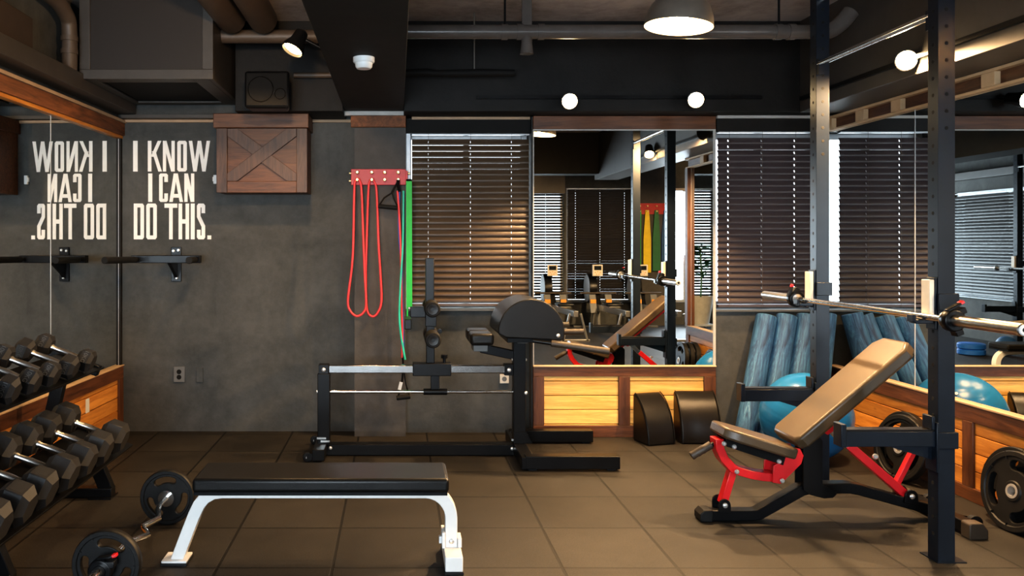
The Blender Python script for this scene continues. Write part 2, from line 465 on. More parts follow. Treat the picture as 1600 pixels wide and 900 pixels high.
# ledge (boxed duct) along the left wall
m = MB(LW); m.bx(.05, 8.4, .0, .15, 2.377, 2.485); st(m, 'trim_4', 'duct', .004)
st(MB().bx(-2.05, -1.0, 6.06, 6.14, 2.345, 2.37), 'trim_5', 'duct')
# battens at top of back wall
m = MB(); m.bx(-2.09, -.345, 6.115, 6.139, 2.322, 2.342); st(m, 'trim_6', 'batten')
m = MB(); m.bx(-.385, .11, 5.93, 5.98, 2.345, 2.376); st(m, 'trim_7', 'white_board', .003)
st(MB().bx(-.335, .066, 5.945, 5.979, 2.262, 2.344), 'trim_8', 'rust_y', .003)
m = MB(); m.bx(.11, .98, 6.0, 6.03, 2.325, 2.344); st(m, 'trim_9', 'batten')
st(MB().bx(.068, .985, 6.0, 6.099, 2.225, 2.325), 'trim_10', 'ceiling_black', .003)
st(MB().bx(2.335, XR, 5.955, 5.999, 2.23, 2.325), 'trim_11', 'wall_dark', .003)
m = MB(); m.bx(2.335, XR, 5.94, 5.99, 2.325, 2.35); st(m, 'trim_12', 'white_board')

# ------------------------------------------------------------------ wood trims, wainscots and mirrors
# back
YM = 5.96
X0, X1 = .995, 2.327
st(MB().bx(X0-.02, X1+.02, YM-.03, 5.989, 2.345, 2.362), 'trim_13', 'batten')
st(MB().bx(X0, X1, YM-.012, 5.989, 2.247, 2.344), 'trim_14', 'brown_x', .003)
def wain_back():
    t = thing('wainscot_panel', 'framed pine plank panel below the back wall mirror', 'wall panel', (1.66, 5.95, 0))
    y0, y1 = YM-.012, 5.989
    MB().bx(X0, X1, y0, y1, .443, .515).build('top_rail', 'brown_x', t, .003)
    MB().bx(X0, X1, y0, y1, 0, .085).build('bottom_rail', 'brown_x', t, .003)
    for a, b in ((X0, X0+.08), (1.618, 1.702), (X1-.085, X1)):
        MB().bx(a, b, y0, y1, .085, .443).build('stile', 'brown_z', t, .003)
    for a, b in ((X0+.08, 1.618), (1.702, X1-.085)):
        m = MB()
        for z0, z1 in ((.085, .092), (.097, .196), (.201, .3), (.305, .406), (.411, .443)): m.bx(a, b, y0+.014, y1, z0, z1)
        m.mi = 1; m.bx(a, b, y1-.012, y1-.002, .085, .443)
        m.build('plank_panel', ['pine_x', 'hole'], t, .002, 1)
    MB().bx(X0, X1, YM-.022, y1, .515, .523).build('ledge', 'light_wood', t)
wain_back()
def mirror(name, lab, mb, fr):
    o = mb.build(name, 'mirror'); o['label'] = lab; o['category'] = 'mirror'
    return o
t = thing('wall_mirror', 'tall mirror between the two blinds on the back wall', 'mirror', (1.66, YM, .523))
MB().bx(X0+.004, X1-.016, YM, YM+.006, .524, 2.246).build('mirror_glass', 'mirror', t)
m = MB(); m.bx(X0, X0+.006, YM-.006, 5.989, .523, 2.247); m.bx(X1-.016, X1, YM-.008, 5.989, .523, 2.247); m.bx(X0+.006, X1-.016, YM-.005, YM, 2.238, 2.247)
m.build('mirror_frame', 'white_board', t)
# left wall
def wain_left():
    t = thing('wainscot_panel', 'framed pine plank panel along the left wall behind the dumbbell rack', 'wall panel', LW(1.9, .02, 0))
    U1 = 3.9
    MB(LW).bx(.0, U1, .001, .04, .405, .497).build('top_rail', 'brown_y', t, .003)
    MB(LW).bx(.0, U1, .001, .04, 0, .075).build('bottom_rail', 'brown_y', t, .003)
    for a, b in ((.0, .085), (1.55, 1.64), (3.0, 3.09)):
        MB(LW).bx(a, b, .001, .04, .075, .405).build('stile', 'brown_z', t, .003)
    for a, b in ((.085, 1.55), (1.64, 3.0)):
        m = MB(LW)
        for z0, z1 in ((.075, .169), (.1735, .269), (.2735, .369), (.3735, .405)): m.bx(a, b, .001, .026, z0, z1)
        m.mi = 1; m.bx(a, b, .002, .008, .075, .405)
        m.build('plank_panel', ['pine_y', 'hole'], t, .002, 1)
    MB(LW).bx(.0, U1, .001, .046, .497, .503).build('ledge', 'light_wood', t)
wain_left()
for k, (a, b) in enumerate(((.03, 1.137), (1.143, 2.28), (2.286, 3.42))):
    t = thing('wall_mirror', ['mirror pane on the left wall nearest the back corner', 'second mirror pane from the back corner on the left wall', 'third mirror pane from the back corner on the left wall'][k], 'mirror', LW((a+b)/2, .01, .503), 'mirror panes on the left wall')
    MB(LW).bx(a, b, .004, .012, .503, 2.199).build('mirror_glass', 'mirror', t)
    m = MB(LW); m.bx(a-.003, a, .004, .0135, .503, 2.199); m.bx(b, b+.003, .004, .0135, .503, 2.199)
    m.build('mirror_edge', 'alu', t)
st(MB(LW).bx(.0, .027, .001, .03, .503, 2.2), 'trim_15', 'wall_dark')
st(MB(LW).bx(.0, 4.3, .001, .035, 2.2, 2.222), 'trim_16', 'pine_y')
st(MB(LW).bx(.0, 4.3, .001, .05, 2.222, 2.315), 'trim_17', 'rust_y', .003)
st(MB(LW).bx(.0, 4.3, .001, .062, 2.315, 2.335), 'trim_18', 'batten')
# right wall
def wain_right():
    t = thing('wainscot_panel', 'framed pine plank panel along the right wall behind the weight plates', 'wall panel', (XR-.02, 4.6, 0))
    x0, x1 = XR-.04, XR-.001
    MB().bx(x0, x1, 3.05, 5.955, .435, .525).build('top_rail', 'brown_y', t, .003)
    MB().bx(x0, x1, 3.05, 5.955, 0, .075).build('bottom_rail', 'brown_y', t, .003)
    ys = (3.05, 4.45, 5.87)
    for a in ys: MB().bx(x0, x1, a, a+.085, .075, .435).build('stile', 'brown_z', t, .003)
    for a, b in zip(ys, ys[1:]):
        m = MB()
        for z0, z1 in ((.075, .164), (.169, .264), (.269, .364), (.369, .435)): m.bx(x0+.013, x1, a+.085, b, z0, z1)
        m.mi = 1; m.bx(x1-.010, x1-.002, a+.085, b, .075, .435)
        m.build('plank_panel', ['pine_y', 'hole'], t, .002, 1)
    MB().bx(x0-.008, x1, 3.05, 5.955, .525, .533).build('ledge', 'batten', t)
wain_right()
for k, (a, b) in enumerate(((3.14, 3.96), (3.966, 4.985), (4.991, 5.985))):
    t = thing('wall_mirror', ['mirror pane on the right wall at the near end', 'middle mirror pane on the right wall behind the rack post', 'mirror pane on the right wall nearest the foam rollers'][k], 'mirror', (XR, (a+b)/2, .533), 'mirror panes on the right wall')
    MB().bx(XR-.012, XR-.004, a, b, .534, 2.229).build('mirror_glass', 'mirror', t)
    m = MB(); m.bx(XR-.0135, XR-.004, a-.003, a, .534, 2.229); m.bx(XR-.0135, XR-.004, b, b+.003, .534, 2.229)
    m.build('mirror_edge', 'alu', t)
st(MB().bx(XR-.05, XR-.001, 3.05, 3.135, .534, 2.23), 'trim_19', 'brown_z', .003)
st(MB().bx(XR-.012, XR-.001, 3.05, 5.99, 2.23, 2.335), 'trim_20', 'brown_y')
st(MB().bx(XR-.05, XR-.001, 3.05, 5.99, 2.317, 2.334), 'trim_21', 'light_wood', .002)
st(MB().bx(XR-.045, XR-.012, 3.05, 5.99, 2.23, 2.243), 'trim_22', 'light_wood', .002)
t = thing('trim_block_row', 'row of pale wooden blocks on the brown trim above the right mirror', 'wall trim', (XR-.03, 4.6, 2.243))
y = 5.88
while y > 3.1:
    MB().bx(XR-.045, XR-.012, y, y+.10, 2.2435, 2.3165).build('block', 'light_wood', t, .002); y -= .40
st(MB().bx(2.95, XR, 3.05, 5.75, 2.336, 2.345), 'trim_23', 'white_board')

# ------------------------------------------------------------------ blinds
def blind(label, x0, x1, z0, z1, y, mat, tilt, sgn=1, pitch=.0447, cords=(.2, .5, .8), T=None, gap=.0034, stag=0.):
    t = thing('window_blind', label, 'blind', T((x0+x1)/2, y, z0) if T else ((x0+x1)/2, y, z0))
    n = int((z1-z0-.03)/pitch)
    m = MB(T); hw = .025
    cuts = [x0]+[x0+(x1-x0)*f for f in cords]+[x1]
    for k in range(n):
        z = z0+.03+pitch*(k+.5); tl = R(tilt + random.uniform(-1, 1)*stag)
        def strip(xa, xb, fs):
            top, n_ = [], len(fs)
            for dx in (xa, xb):
                for f in fs:
                    b = .0035*(1-f*f)
                    top.append((dx, y+f*cos(tl)*hw-b*sin(tl)*sgn, z+f*sin(tl)*hw*sgn+b*cos(tl)))
            low = [(a_, b_+.0012*sin(tl)*sgn, c_-.0014) for a_, b_, c_ in top]
            fc = []; L = 2*n_
            for i in range(n_-1):
                fc += [(i, i+1, n_+i+1, n_+i), (L+i, L+n_+i, L+n_+i+1, L+i+1), (i, L+i, L+i+1, i+1), (n_+i, n_+i+1, L+n_+i+1, L+n_+i)]
            fc += [(0, n_, L+n_, L), (n_-1, L+n_-1, L+2*n_-1, 2*n_-1)]
            m.add(top+low, fc)
        for i in range(len(cuts)-1):
            xa = cuts[i]+(gap if i else 0); xb = cuts[i+1]-(gap if i < len(cuts)-2 else 0)
            strip(xa, xb, (-1, -.35, .35, 1))
        for x in cuts[1:-1]:
            strip(x-gap, x+gap, (-1, -.35)); strip(x-gap, x+gap, (.35, 1))
    m.build('slats', mat, t, angle=60)
    MB(T).bx(x0, x1, y-.022, y+.022, z1-.008, z1).build('head_rail', 'alu', t)
    MB(T).bx(x0, x1, y-.022, y+.022, z0, z0+.018).build('bottom_rail', mat, t)
    for f in cords:
        x = x0+(x1-x0)*f
        MB(T).bx(x-.001, x+.001, y-.028, y-.0265, z0, z1).build('ladder_cord', 'cord', t)
    return t
blind('brown slatted blind on the window between the pillar and the back mirror', .112, .98, .95, 2.224, 6.056, 'slat', 64.4, 1, cords=(.14, .5, .85), stag=1.6, gap=.0007)
blind('plum-brown slatted blind on the back window beside the foam rollers', 2.345, 3.102, .95, 2.229, 5.968, 'slat_dark', 66, 1, cords=(.1, .42, .74), stag=2)
blind('bright half-open blind on the rear window seen at the left of the back mirror', .78, 2.90, .42, 2.38, YR+.04, 'slat_black', 44, 1, .05, (.2, .5, .86), gap=.0025)
blind('dark closed blind on the rear window behind the rowing machines', 2.99, 4.12, .42, 2.38, YR+.04, 'slat_black', 62.5, 1, .0447, (.12, .5, .88), stag=3.5, gap=.0018)
blind('dark blind on the left side window seen in the right mirror', 4.62, 6.88, .62, 2.18, .035, 'slat_black', 62, -1, .048, (.2, .5, .8), T=LW, stag=5)
# open panes keep daylight: added rear window 3, and rear window 6

# ------------------------------------------------------------------ wall lettering
def letter(c, x0, x1, s):
    Q = []   # polygons in u (px) , v (0 top..1 bottom)
    def stroke(a, va, b, vb, w=s): Q.append([(a, va), (a+w, va), (b+w, vb), (b, vb)])
    w = x1-x0
    if c == 'I': stroke(x0, 0, x0, 1, w)
    elif c == '.': Q.append([(x0, .89), (x1, .89), (x1, 1), (x0, 1)])
    elif c == 'K':
        stroke(x0, 0, x0, 1); stroke(x1-s*1.15, 0, x0+s*.8, .52, s); stroke(x0+s*1.15, .34, x1-s*1.0, 1, s)
    elif c == 'N': stroke(x0, 0, x0, 1, s*.9); stroke(x1-s*.9, 0, x1-s*.9, 1, s*.9); stroke(x0, 0, x1-s, 1, s)
    elif c == 'W':
        q = (w-s)/4
        for k, (a, b) in enumerate(((0, 1), (1, 0), (0, 1), (1, 0))):
            stroke(x0+q*k*1.0, a, x0+q*(k+1), b, s*.95)
    elif c == 'A': stroke(x0+w*.32, 0, x0, 1, s*.95); stroke(x0+w*.37, 0, x1-s*.95, 1, s*.95); Q.append([(x0+w*.22, .72), (x1-w*.22, .72), (x1-w*.2, .85), (x0+w*.2, .85)])
    elif c == 'T': stroke(x0+w/2-s/2, 0, x0+w/2-s/2, 1); Q.append([(x0, 0), (x1, 0), (x1, .12), (x0, .12)])
    elif c == 'H': stroke(x0, 0, x0, 1); stroke(x1-s, 0, x1-s, 1); Q.append([(x0, .44), (x1, .44), (x1, .56), (x0, .56)])
    else:
        ch, hb = s*.42, .11
        vch = .055
        if c in 'OD':
            l = 0 if c == 'D' else 1
            Q.append([(x0+ch*l, 0), (x0, vch*l), (x0, 1-vch*l), (x0+ch*l, 1), (x0+s, 1), (x0+s, 0)])
            Q.append([(x1-ch, 0), (x1, vch), (x1, 1-vch), (x1-ch, 1), (x1-s, 1), (x1-s, 0)])
            Q.append([(x0+s, 0), (x1-s, 0), (x1-s, hb), (x0+s, hb)]); Q.append([(x0+s, 1-hb), (x1-s, 1-hb), (x1-s, 1), (x0+s, 1)])
        elif c == 'C':
            Q.append([(x0+ch, 0), (x0, vch), (x0, 1-vch), (x0+ch, 1), (x0+s, 1), (x0+s, 0)])
            Q.append([(x0+s, 0), (x1-s, 0), (x1-s, hb), (x0+s, hb)]); Q.append([(x0+s, 1-hb), (x1-s, 1-hb), (x1-s, 1), (x0+s, 1)])
            Q.append([(x1-s, 0), (x1-ch, 0), (x1, vch), (x1, .3), (x1-s, .3)]); Q.append([(x1-s, .7), (x1, .7), (x1, 1-vch), (x1-ch, 1), (x1-s, 1)])
        elif c == 'S':
            Q.append([(x0+ch, 0), (x0, vch), (x0, .38), (x0+s, .35), (x0+s, 0)])
            Q.append([(x0, .38), (x0+s, .35), (x1, .62), (x1-s, .65)])
            Q.append([(x1-s, .65), (x1, .62), (x1, 1-vch), (x1-ch, 1), (x1-s, 1)])
            Q.append([(x0+s, 0), (x1-s, 0), (x1-s, hb), (x0+s, hb)]); Q.append([(x0+s, 1-hb), (x1-s, 1-hb), (x1-s, 1), (x0+s, 1)])
            Q.append([(x1-s, 0), (x1-ch, 0), (x1, vch), (x1, .27), (x1-s, .27)]); Q.append([(x0, .73), (x0+s, .73), (x0+s, 1), (x0+ch, 1), (x0, 1-vch)])
    return Q
t = thing('wall_lettering', 'white painted wall lettering reading I KNOW I CAN DO THIS.', 'lettering', (-1.66, YB-.003, 1.45))
DL = YB-.003
for nm, y0, y1, items in (('text_line', 220, 268, [('I', 208, 215), ('K', 231, 253), ('N', 254.5, 273), ('O', 277, 292), ('W', 295, 328.5)]),
                          ('text_line', 271, 315.5, [('I', 231.6, 238), ('C', 248.6, 262.4), ('A', 264.5, 286), ('N', 288, 303.5)]),
                          ('text_line', 318, 374, [('D', 209, 225), ('O', 228.5, 245), ('T', 257, 277), ('H', 279, 295.5), ('I', 298, 304.2), ('S', 307.7, 320.5), ('.', 324, 330)])):
    m = MB()
    for i, (c, a, b) in enumerate(items):
        for q, poly in enumerate(letter(c, a, b, 5.6)):
            e = .0001*q
            m.prism(poly, lambda u, v, tt: P(u, y0+(y1-y0)*v, DL)+V((0, tt, 0)), -.001-e, .003)
    m.build(nm, 'text', t)

# ------------------------------------------------------------------ crate cabinet on the back wall
def crate():
    d = 5.85; x0, x1 = PX(338, d), PX(480, d); z0, z1 = PZ(301, d), PZ(200, d)
    t = thing('wooden_cabinet', 'brown crate-style wooden box with an X brace high on the back wall', 'cabinet', ((x0+x1)/2, 6.0, z0))
    MB().bx(x0+.004, x1-.004, d+.028, YB-.001, z0+.004, z1).build('body', 'crate', t)
    MB().bx(PX(334, d), PX(482.5, d), d-.02, YB-.001, z1, 2.343).build('top_board', 'crate', t, .004)
    fw = .077
    for a, b in ((x0, x0+fw), (x1-fw, x1)): MB().bx(a, b, d, d+.028, z0, z1-.001).build('stile', 'crate_z', t, .003)
    MB().bx(x0+fw, x1-fw, d+.002, d+.028, z0, z0+.082).build('bottom_rail', 'crate', t, .003)
    # cross brace
    a, b = V((x0+fw, d+.018, z0+.10)), V((x1-fw, d+.018, z1-.015))
    xa, xb, za, zb = x0+fw, x1-fw, z0+.083, z1-.002
    def dg(poly, y0, y1, nm): MB().prism(poly, lambda u, v, tt: (u, tt, v), y0, y1).build(nm, 'crate_z', t, .002)
    dg([(xa, za), (xa+.07, za), (xb, zb-.055), (xb, zb), (xb-.07, zb), (xa, za+.055)], d+.004, d+.028, 'brace')
    xm, zm = (xa+xb)/2, (za+zb)/2
    dg([(xa, zb), (xa, zb-.055), (xm-.06, zm-.005), (xm+.005, zm+.055), (xa+.07, zb)], d+.008, d+.028, 'brace')
    dg([(xb, za), (xb, za+.055), (xm+.06, zm+.005), (xm-.005, zm-.055), (xb-.07, za)], d+.008, d+.028, 'brace')
crate()
m = MB(); m.bx(PX(332.5, 6.1), PX(338, 6.1), 6.115, YB-.001, PZ(287, 6.1), PZ(273, 6.1)); m.bx(PX(331, 6.1), PX(333, 6.1), 6.118, YB-.001, PZ(283, 6.1), PZ(276, 6.1))
tag(m.build('wall_sensor', 'white', loc=(PX(335, 6.1), 6.13, PZ(287, 6.1)), bevel=.003), 'small white wall box beside the wooden crate cabinet', 'wall box')
# outlets
def outlet(label, px, py, d, y, mat, w=.085, h=.118, holes=2):
    x, z = PX(px, d), PZ(py, d)
    t = thing('wall_outlet', label, 'outlet', (x, y, z))
    MB().bx(x-w/2, x+w/2, y-.014, y, z-h/2, z+h/2).build('cover_plate', mat, t, .004)
    for k in range(holes):
        zz = z+(k-(holes-1)/2)*.04
        MB().lathe([(0, .006), (.014, .006), (.018, 0), (.018, -.002), (0, -.002)], (x, y-.0135, zz), (0, 1, 0), 18).build('socket', 'hole' if mat != 'offwhite' else 'grey_pl', t)
outlet('dark grey double power outlet on the grey back wall', 280, 585, 6.13, YB-.001, 'grey_pl')
outlet('painted-over blank wall plate right of the double outlet', 312, 586, 6.13, YB-.001, 'wall', .05, .11, 0)
outlet('cream single power outlet on the wall behind the half-round pad machine', 788, 592, 6.09, 6.099, 'offwhite', .068, .068, 1)

# dip handle bar
def dipbar():
    y = 5.93
    t = thing('dip_bar', 'black wall-mounted dip handles below the white lettering', 'exercise bar', (PX(275, 6.1), 6.1, PZ(440, 6.1)))
    MB().bx(PX(267, 6.12), PX(283, 6.12), 6.125, YB-.001, PZ(440, 6.12), PZ(386, 6.12)).build('mount_plate', 'black', t, .003)
    MB().bx(PX(206, y), PX(314, y), y-.025, y+.025, PZ(411, y), PZ(399, y)).build('cross_bar', 'black', t, .004)
    xm = PX(275, 6.12)
    m = MB(); m.bx(xm-.025, xm+.025, y+.024, 6.126, PZ(411, y), PZ(399, y))
    m.prism([(y, PZ(411, y)), (6.125, PZ(411, y)), (6.125, PZ(436, 6.1)), (6.08, PZ(428, 6.1))], lambda u, v, tt: (tt, u, v), xm-.012, xm+.012)
    m.build('bracket', 'black', t)
    z = PZ(405.5, y)
    for a, b in (((-1.875, y-.02, z), (PX(163, 5.42), 5.42, PZ(407, 5.42))), ((-1.462, y-.02, z), (-1.40, 5.50, PZ(407, 5.5)))):
        h = MB().cyl(a, V(a).lerp(V(b), .12), .014).build('handle', 'black', t)
        MB().cyl(V(a).lerp(V(b), .1), b, .0235).build('foam_grip', 'foam', h, .003)
    for px, py in ((271, 392), (279, 391), (276, 434)):
        mm = MB(); bolt(mm, P(px, py, 6.125), (0, -1, 0), .011, .01); mm.build('bolt', 'bolt', t)
dipbar()

# ------------------------------------------------------------------ plates, bars
def plate_mesh(r, th):
    loops = [[(r*.97*cos(2*pi*k/64), r*.97*sin(2*pi*k/64)) for k in range(64)]]
    rh = r*.17
    for k in range(3):
        a0 = 90+120*k
        # kidney shaped grip hole
        ro, ri, span = r*.78, r*.50, 27
        lp = [(ro*cos(R(a0+x)), ro*sin(R(a0+x))) for x in [span*(-1+2*i/10) for i in range(11)]]
        mid = (ro+ri)/2; hw = (ro-ri)/2
        def cap(an, sg):
            c = (mid*cos(R(an)), mid*sin(R(an))); out = []
            for i in range(1, 8):
                th_ = pi*i/8*sg
                out.append((c[0]+hw*cos(R(an)+th_), c[1]+hw*sin(R(an)+th_)))
            return out
        lp = lp+cap(a0+span, 1)+[(ri*cos(R(a0+x)), ri*sin(R(a0+x))) for x in [span*(1-2*i/10) for i in range(11)]]
        c2 = cap(a0-span, -1)[::-1]
        lp = lp+c2
        loops.append(lp)
    loops.append([(rh*cos(2*pi*k/32), rh*sin(2*pi*k/32)) for k in range(32)])
    return fillmesh(loops, th*.62, th*.06)
def make_plate(name, label, r, th, group, bore=.026):
    t = thing(name, label, 'weight plate', (0, 0, 0), group)
    # disc axis along local Y
    me = plate_mesh(r, th)
    m = MB(); m.mesh(me, M.Rotation(pi/2, 4, 'X'))
    # raised rim and hub
    h = th/2
    m.lathe([(r*.84, -h*.7), (r*.87, -h), (r*.975, -h), (r, -h*.8), (r, h*.8), (r*.975, h), (r*.87, h), (r*.84, h*.7)], (0, 0, 0), (0, 1, 0), 64)
    m.lathe([(bore, -h), (r*.24, -h), (r*.28, -h*.6), (r*.28, h*.6), (r*.24, h), (bore, h)], (0, 0, 0), (0, 1, 0), 40)
    for k in range(3):
        for sg in (-1, 1):
            a = R(90+120*k+42*sg)
            p0 = V((r*.80*cos(a), 0, r*.80*sin(a))); p1 = V((r*.99*cos(a), 0, r*.99*sin(a)))
            m.beam(p0, p1, th*1.02, r*.02, (-sin(a), 0, cos(a)))
    m.build('plate_body', 'rubber', t)
    MB().lathe([(bore*.92, -h*1.06), (bore*1.35, -h*1.06), (bore*1.4, -h*.9), (bore*1.4, h*.9), (bore*1.35, h*1.06), (bore*.92, h*1.06), (bore*.92, -h*1.06)], (0, 0, 0), (0, 1, 0), 36).build('hub_ring', 'bolt', t)
    return t
# EZ curl bar on the floor at the left
ZE, XE = .1365, -1.153
p0 = make_plate('weight_plate', 'black tri-grip plate on the far end of the curl bar', .1355, .042, 'plates on the curl bar')
p1 = dup(p0, (XE, 3.25, ZE), (0, R(15), 0), 'black tri-grip plate on the near end of the curl bar')
p0.location = (XE, 4.11, ZE); p0.rotation_euler = (0, R(-8), 0)
t = thing('curl_bar', 'chrome zigzag curl bar lying between two small plates on the floor', 'barbell', (XE, 3.68, ZE))
pts = [(XE, 3.275, ZE), (XE, 3.42, ZE), (XE+.012, 3.48, ZE), (XE+.055, 3.60, ZE-.012), (XE+.02, 3.66, ZE-.01), (XE-.0, 3.70, ZE-.01), (XE+.045, 3.80, ZE-.006), (XE+.012, 3.90, ZE), (XE, 3.96, ZE), (XE, 4.09, ZE)]
MB().tube(pts, .0135, 14).build('shaft', 'chrome', t)
MB().lathe([(0, -.39), (.022, -.39), (.0245, -.385), (.0245, -.02), (.0245, .025), (.040, .0255), (.040, .037), (.015, .04), (0, .04)], (XE, 3.25, ZE), (0, 1, 0), 28).build('sleeve', 'chrome', t)
MB().lathe([(0, .30), (.022, .30), (.0245, .295), (.0245, -.022), (.040, -.0255), (.040, -.037), (.015, -.04), (0, -.04)], (XE, 4.11, ZE), (0, 1, 0), 28).build('sleeve', 'chrome', t)
def make_collar(label, group):
    t = thing('bar_collar', label, 'collar', (0, 0, 0), group)
    m = MB().lathe([(.0255, -.022), (.043, -.022), (.047, -.016), (.047, .016), (.043, .022), (.0255, .022), (.0255, -.022)], (0, 0, 0), (0, 1, 0), 24)
    m.bx(-.016, .016, -.02, .02, -.066, -.040); m.bx(.02, .058, -.02, .02, .014, .04)
    m.build('clamp_ring', 'black', t, .003)
    MB().beam((-.012, 0, .047), (.05, -.004, .058), .03, .010).build('lever', 'black', t, .003)
    MB().beam((.046, -.004, .058), (.064, -.005, .062), .026, .012).build('lever_tip', 'red', t, .002)
    return t
c0 = make_collar('black collar with red lever tip on the near end of the curl bar', None)
c0.location = (XE, 3.18, ZE)

# ------------------------------------------------------------------ dumbbell rack
def rack_db():
    t = thing('dumbbell_rack', 'black two-tier dumbbell rack along the left wall', 'rack', (-1.75, 3.5, 0))
    for Y in (4.55, 3.36, 2.25):
        a = thing  # frame
        m = MB()
        m.beam((-2.06, Y, .03), (-1.58, Y, .03), .07, .05)
        m.beam((-2.02, Y, .03), (-1.845, Y, .80), .07, .05, (0, 1, 0))
        m.beam((-1.61, Y, .03), (-1.745, Y, .36), .075, .05, (0, 1, 0))
        m.beam((-1.96, Y, .43), (-1.55, Y, .29), .06, .04, (0, 1, 0))
        m.beam((-1.95, Y, .81), (-1.66, Y, .70), .06, .04, (0, 1, 0))
        f = m.build('end_frame', 'black', t, .004)
        MB().bx(-1.70, -1.575, Y-.06, Y+.06, 0, .008).build('foot_plate', 'black', f)
    # trays follow the slope of the dumbbells
    for (xc, zc, w) in ((-1.63, .437-.112, .36), (-1.765, .831-.079, .27)):
        m = MB()
        dx, dz = cos(R(20))*w/2, -sin(R(20))*w/2
        for sg in (-.5, .5):
            m.beam((xc+dx*sg*1.2, 2.2, zc+dz*sg*1.2), (xc+dx*sg*1.2, 4.6, zc+dz*sg*1.2), .085, .012, (sin(R(20)), 0, cos(R(20))))
        m.build('tray', 'black', t, .002)
rack_db()
def make_db(label, r, hl, sep, group, lab_ang, txt):
    t = thing('dumbbell', label, 'dumbbell', (0, 0, 0), group)
    for sg in (-1, 1):
        ch = hl*.22
        h = MB().lathe([(0, -hl/2), (r*.66, -hl/2), (r, -hl/2+ch), (r, hl/2-ch), (r*.66, hl/2), (0, hl/2)], (sg*sep/2, 0, 0), (1, 0, 0), 6, R(0)).build('head', 'hex', t, .004, 2, 25)
        # recessed label panel on one flat
        ap = r*cos(R(30)); a = R(lab_ang)
        n = V((0, cos(a), sin(a))); u = V((0, -sin(a), cos(a)))
        c = V((sg*sep/2, 0, 0))+n*(ap-.0008)
        mm = MB(); mm.beam(c-u*r*.34, c+u*r*.34, hl*.40, .0022, n); lp = mm.build('label_panel', 'hexlabel', h)
        if txt:
            me = textmesh(txt, r*.46, .0006)
            mat4 = M.Translation(c+n*.0014) @ M((( -u.x, 1, n.x), (-u.y, 0, n.y), (-u.z, 0, n.z))).transposed().to_4x4() if False else None
            # text runs across the panel: x axis along the panel, y axis along the bar
            xa, ya = -u, V((1, 0, 0))
            if xa.cross(ya).dot(n) < 0: xa = u
            mat4 = M.Translation(c+n*.0014) @ M((xa, ya, n)).transposed().to_4x4()
            MB().mesh(me, mat4).build('raised_text', 'hextext', h)
    L = sep-hl+.012
    MB().lathe([(0, -L/2), (.017, -L/2), (.017, -L/2+.012), (.0135, -L/2+.018), (.0165, 0), (.0135, L/2-.018), (.017, L/2-.012), (.017, L/2), (0, L/2)], (0, 0, 0), (1, 0, 0), 18).build('handle', 'steel', t)
    return t
ordn = ['farthest', 'second', 'third', 'fourth', 'fifth', 'sixth', 'seventh']
def lab(tier, k): return ('black hex dumbbell at the far end of the %s tier' % tier) if k == 0 else '%s black hex dumbbell from the far end of the %s tier' % (ordn[k], tier)
low = make_db(lab('lower', 0), .089, .128, .277, 'large dumbbells on the lower tier', 90, None)
for k, y in enumerate((4.32, 4.08, 3.86, 3.64, 3.41, 3.205, 3.0)):
    o = low if k == 0 else dup(low, (0, 0, 0), label=lab('lower', k))
    o.location = (-1.629, y, .437); o.rotation_euler = (R(random.uniform(-14, 14)), R(20), 0)
top = make_db(lab('top', 0), .064, .082, .236, 'small dumbbells on the top tier', 150, '10KG')
for k, y in enumerate((4.35, 4.12, 3.89, 3.68, 3.475, 3.27)):
    o = top if k == 0 else dup(top, (0, 0, 0), label=lab('top', k))
    o.location = (-1.767, y, .831); o.rotation_euler = (R((0, 28, -4, -8, 20, 5)[k]), R(20.5), 0)

# label on the wainscot
m = MB(LW); m.bx(.60, .66, .0265, .028, .27, .365)
tag(m.build('paper_label', 'white', loc=LW(.63, .027, .27)), 'small white paper label stuck on the left pine planks', 'label')

# ------------------------------------------------------------------ flat bench
def flat_bench():
    t = thing('flat_bench', 'flat bench with black padded top and white steel frame', 'bench', (-.35, 3.62, 0))
    Y = 3.62
    m = MB()
    m.bx(-.875, .224, Y-.14, Y+.14, .345, .405)
    m.build('pad', 'vinyl', t, .016, 4)
    MB().bx(-.868, .217, Y-.134, Y+.134, .333, .347).build('base_board', 'black', t)
    # frame spine with curved legs, profile in XZ
    path = [(-.972, .012)]+[(-.972+.115*k/4, .012+.23*k/4) for k in range(1, 4)]
    path += arc((-.742, .205), .105, 168, 92, 8)
    path = [V((x, Y, z)) for x, z in path]
    c = [(-.972, .010), (-.93, .12), (-.893, .215)]
    c += [(-.872, .259), (-.847, .289), (-.812, .309), (-.77, .315), (-.5, .315), (0, .315), (.12, .315)]
    c += [(x, z) for x, z in arc((.125, .20), .115, 88, 2, 9)]+[(.240, .17), (.240, .07)]
    MB().ribbon([(x, Y, z) for x, z in c], .03, .0265, (0, 1, 0)).build('frame', 'white_paint', t, .003)
    MB().bx(-1.03, -.92, Y-.055, Y+.055, .012, .022).build('foot_plate', 'white_paint', t, .002)
    MB().bx(-1.033, -.917, Y-.058, Y+.058, 0, .012).build('rubber_foot', 'rubber', t, .002)
    MB().bx(.206, .282, Y-.15, Y+.15, .012, .075).build('rear_foot', 'white_paint', t, .004)
    m = MB(); m.bx(.203, .285, Y-.153, Y-.10, 0, .012); m.bx(.203, .285, Y+.10, Y+.153, 0, .012); m.build('rubber_foot', 'rubber', t, .002)
    m = MB(); m.bx(.198, .212, Y-.05, Y+.05, .075, .145); m.bx(.268, .285, Y-.04, Y+.04, .075, .115); m.bx(.186, .199, Y-.03, Y-.005, .09, .12); m.build('bracket', 'white_paint', t, .002)
    m = MB(); bolt(m, (.240, Y-.03, .10), (0, -1, 0), .011, .008); m.build('bolt', 'bolt', t)
flat_bench()

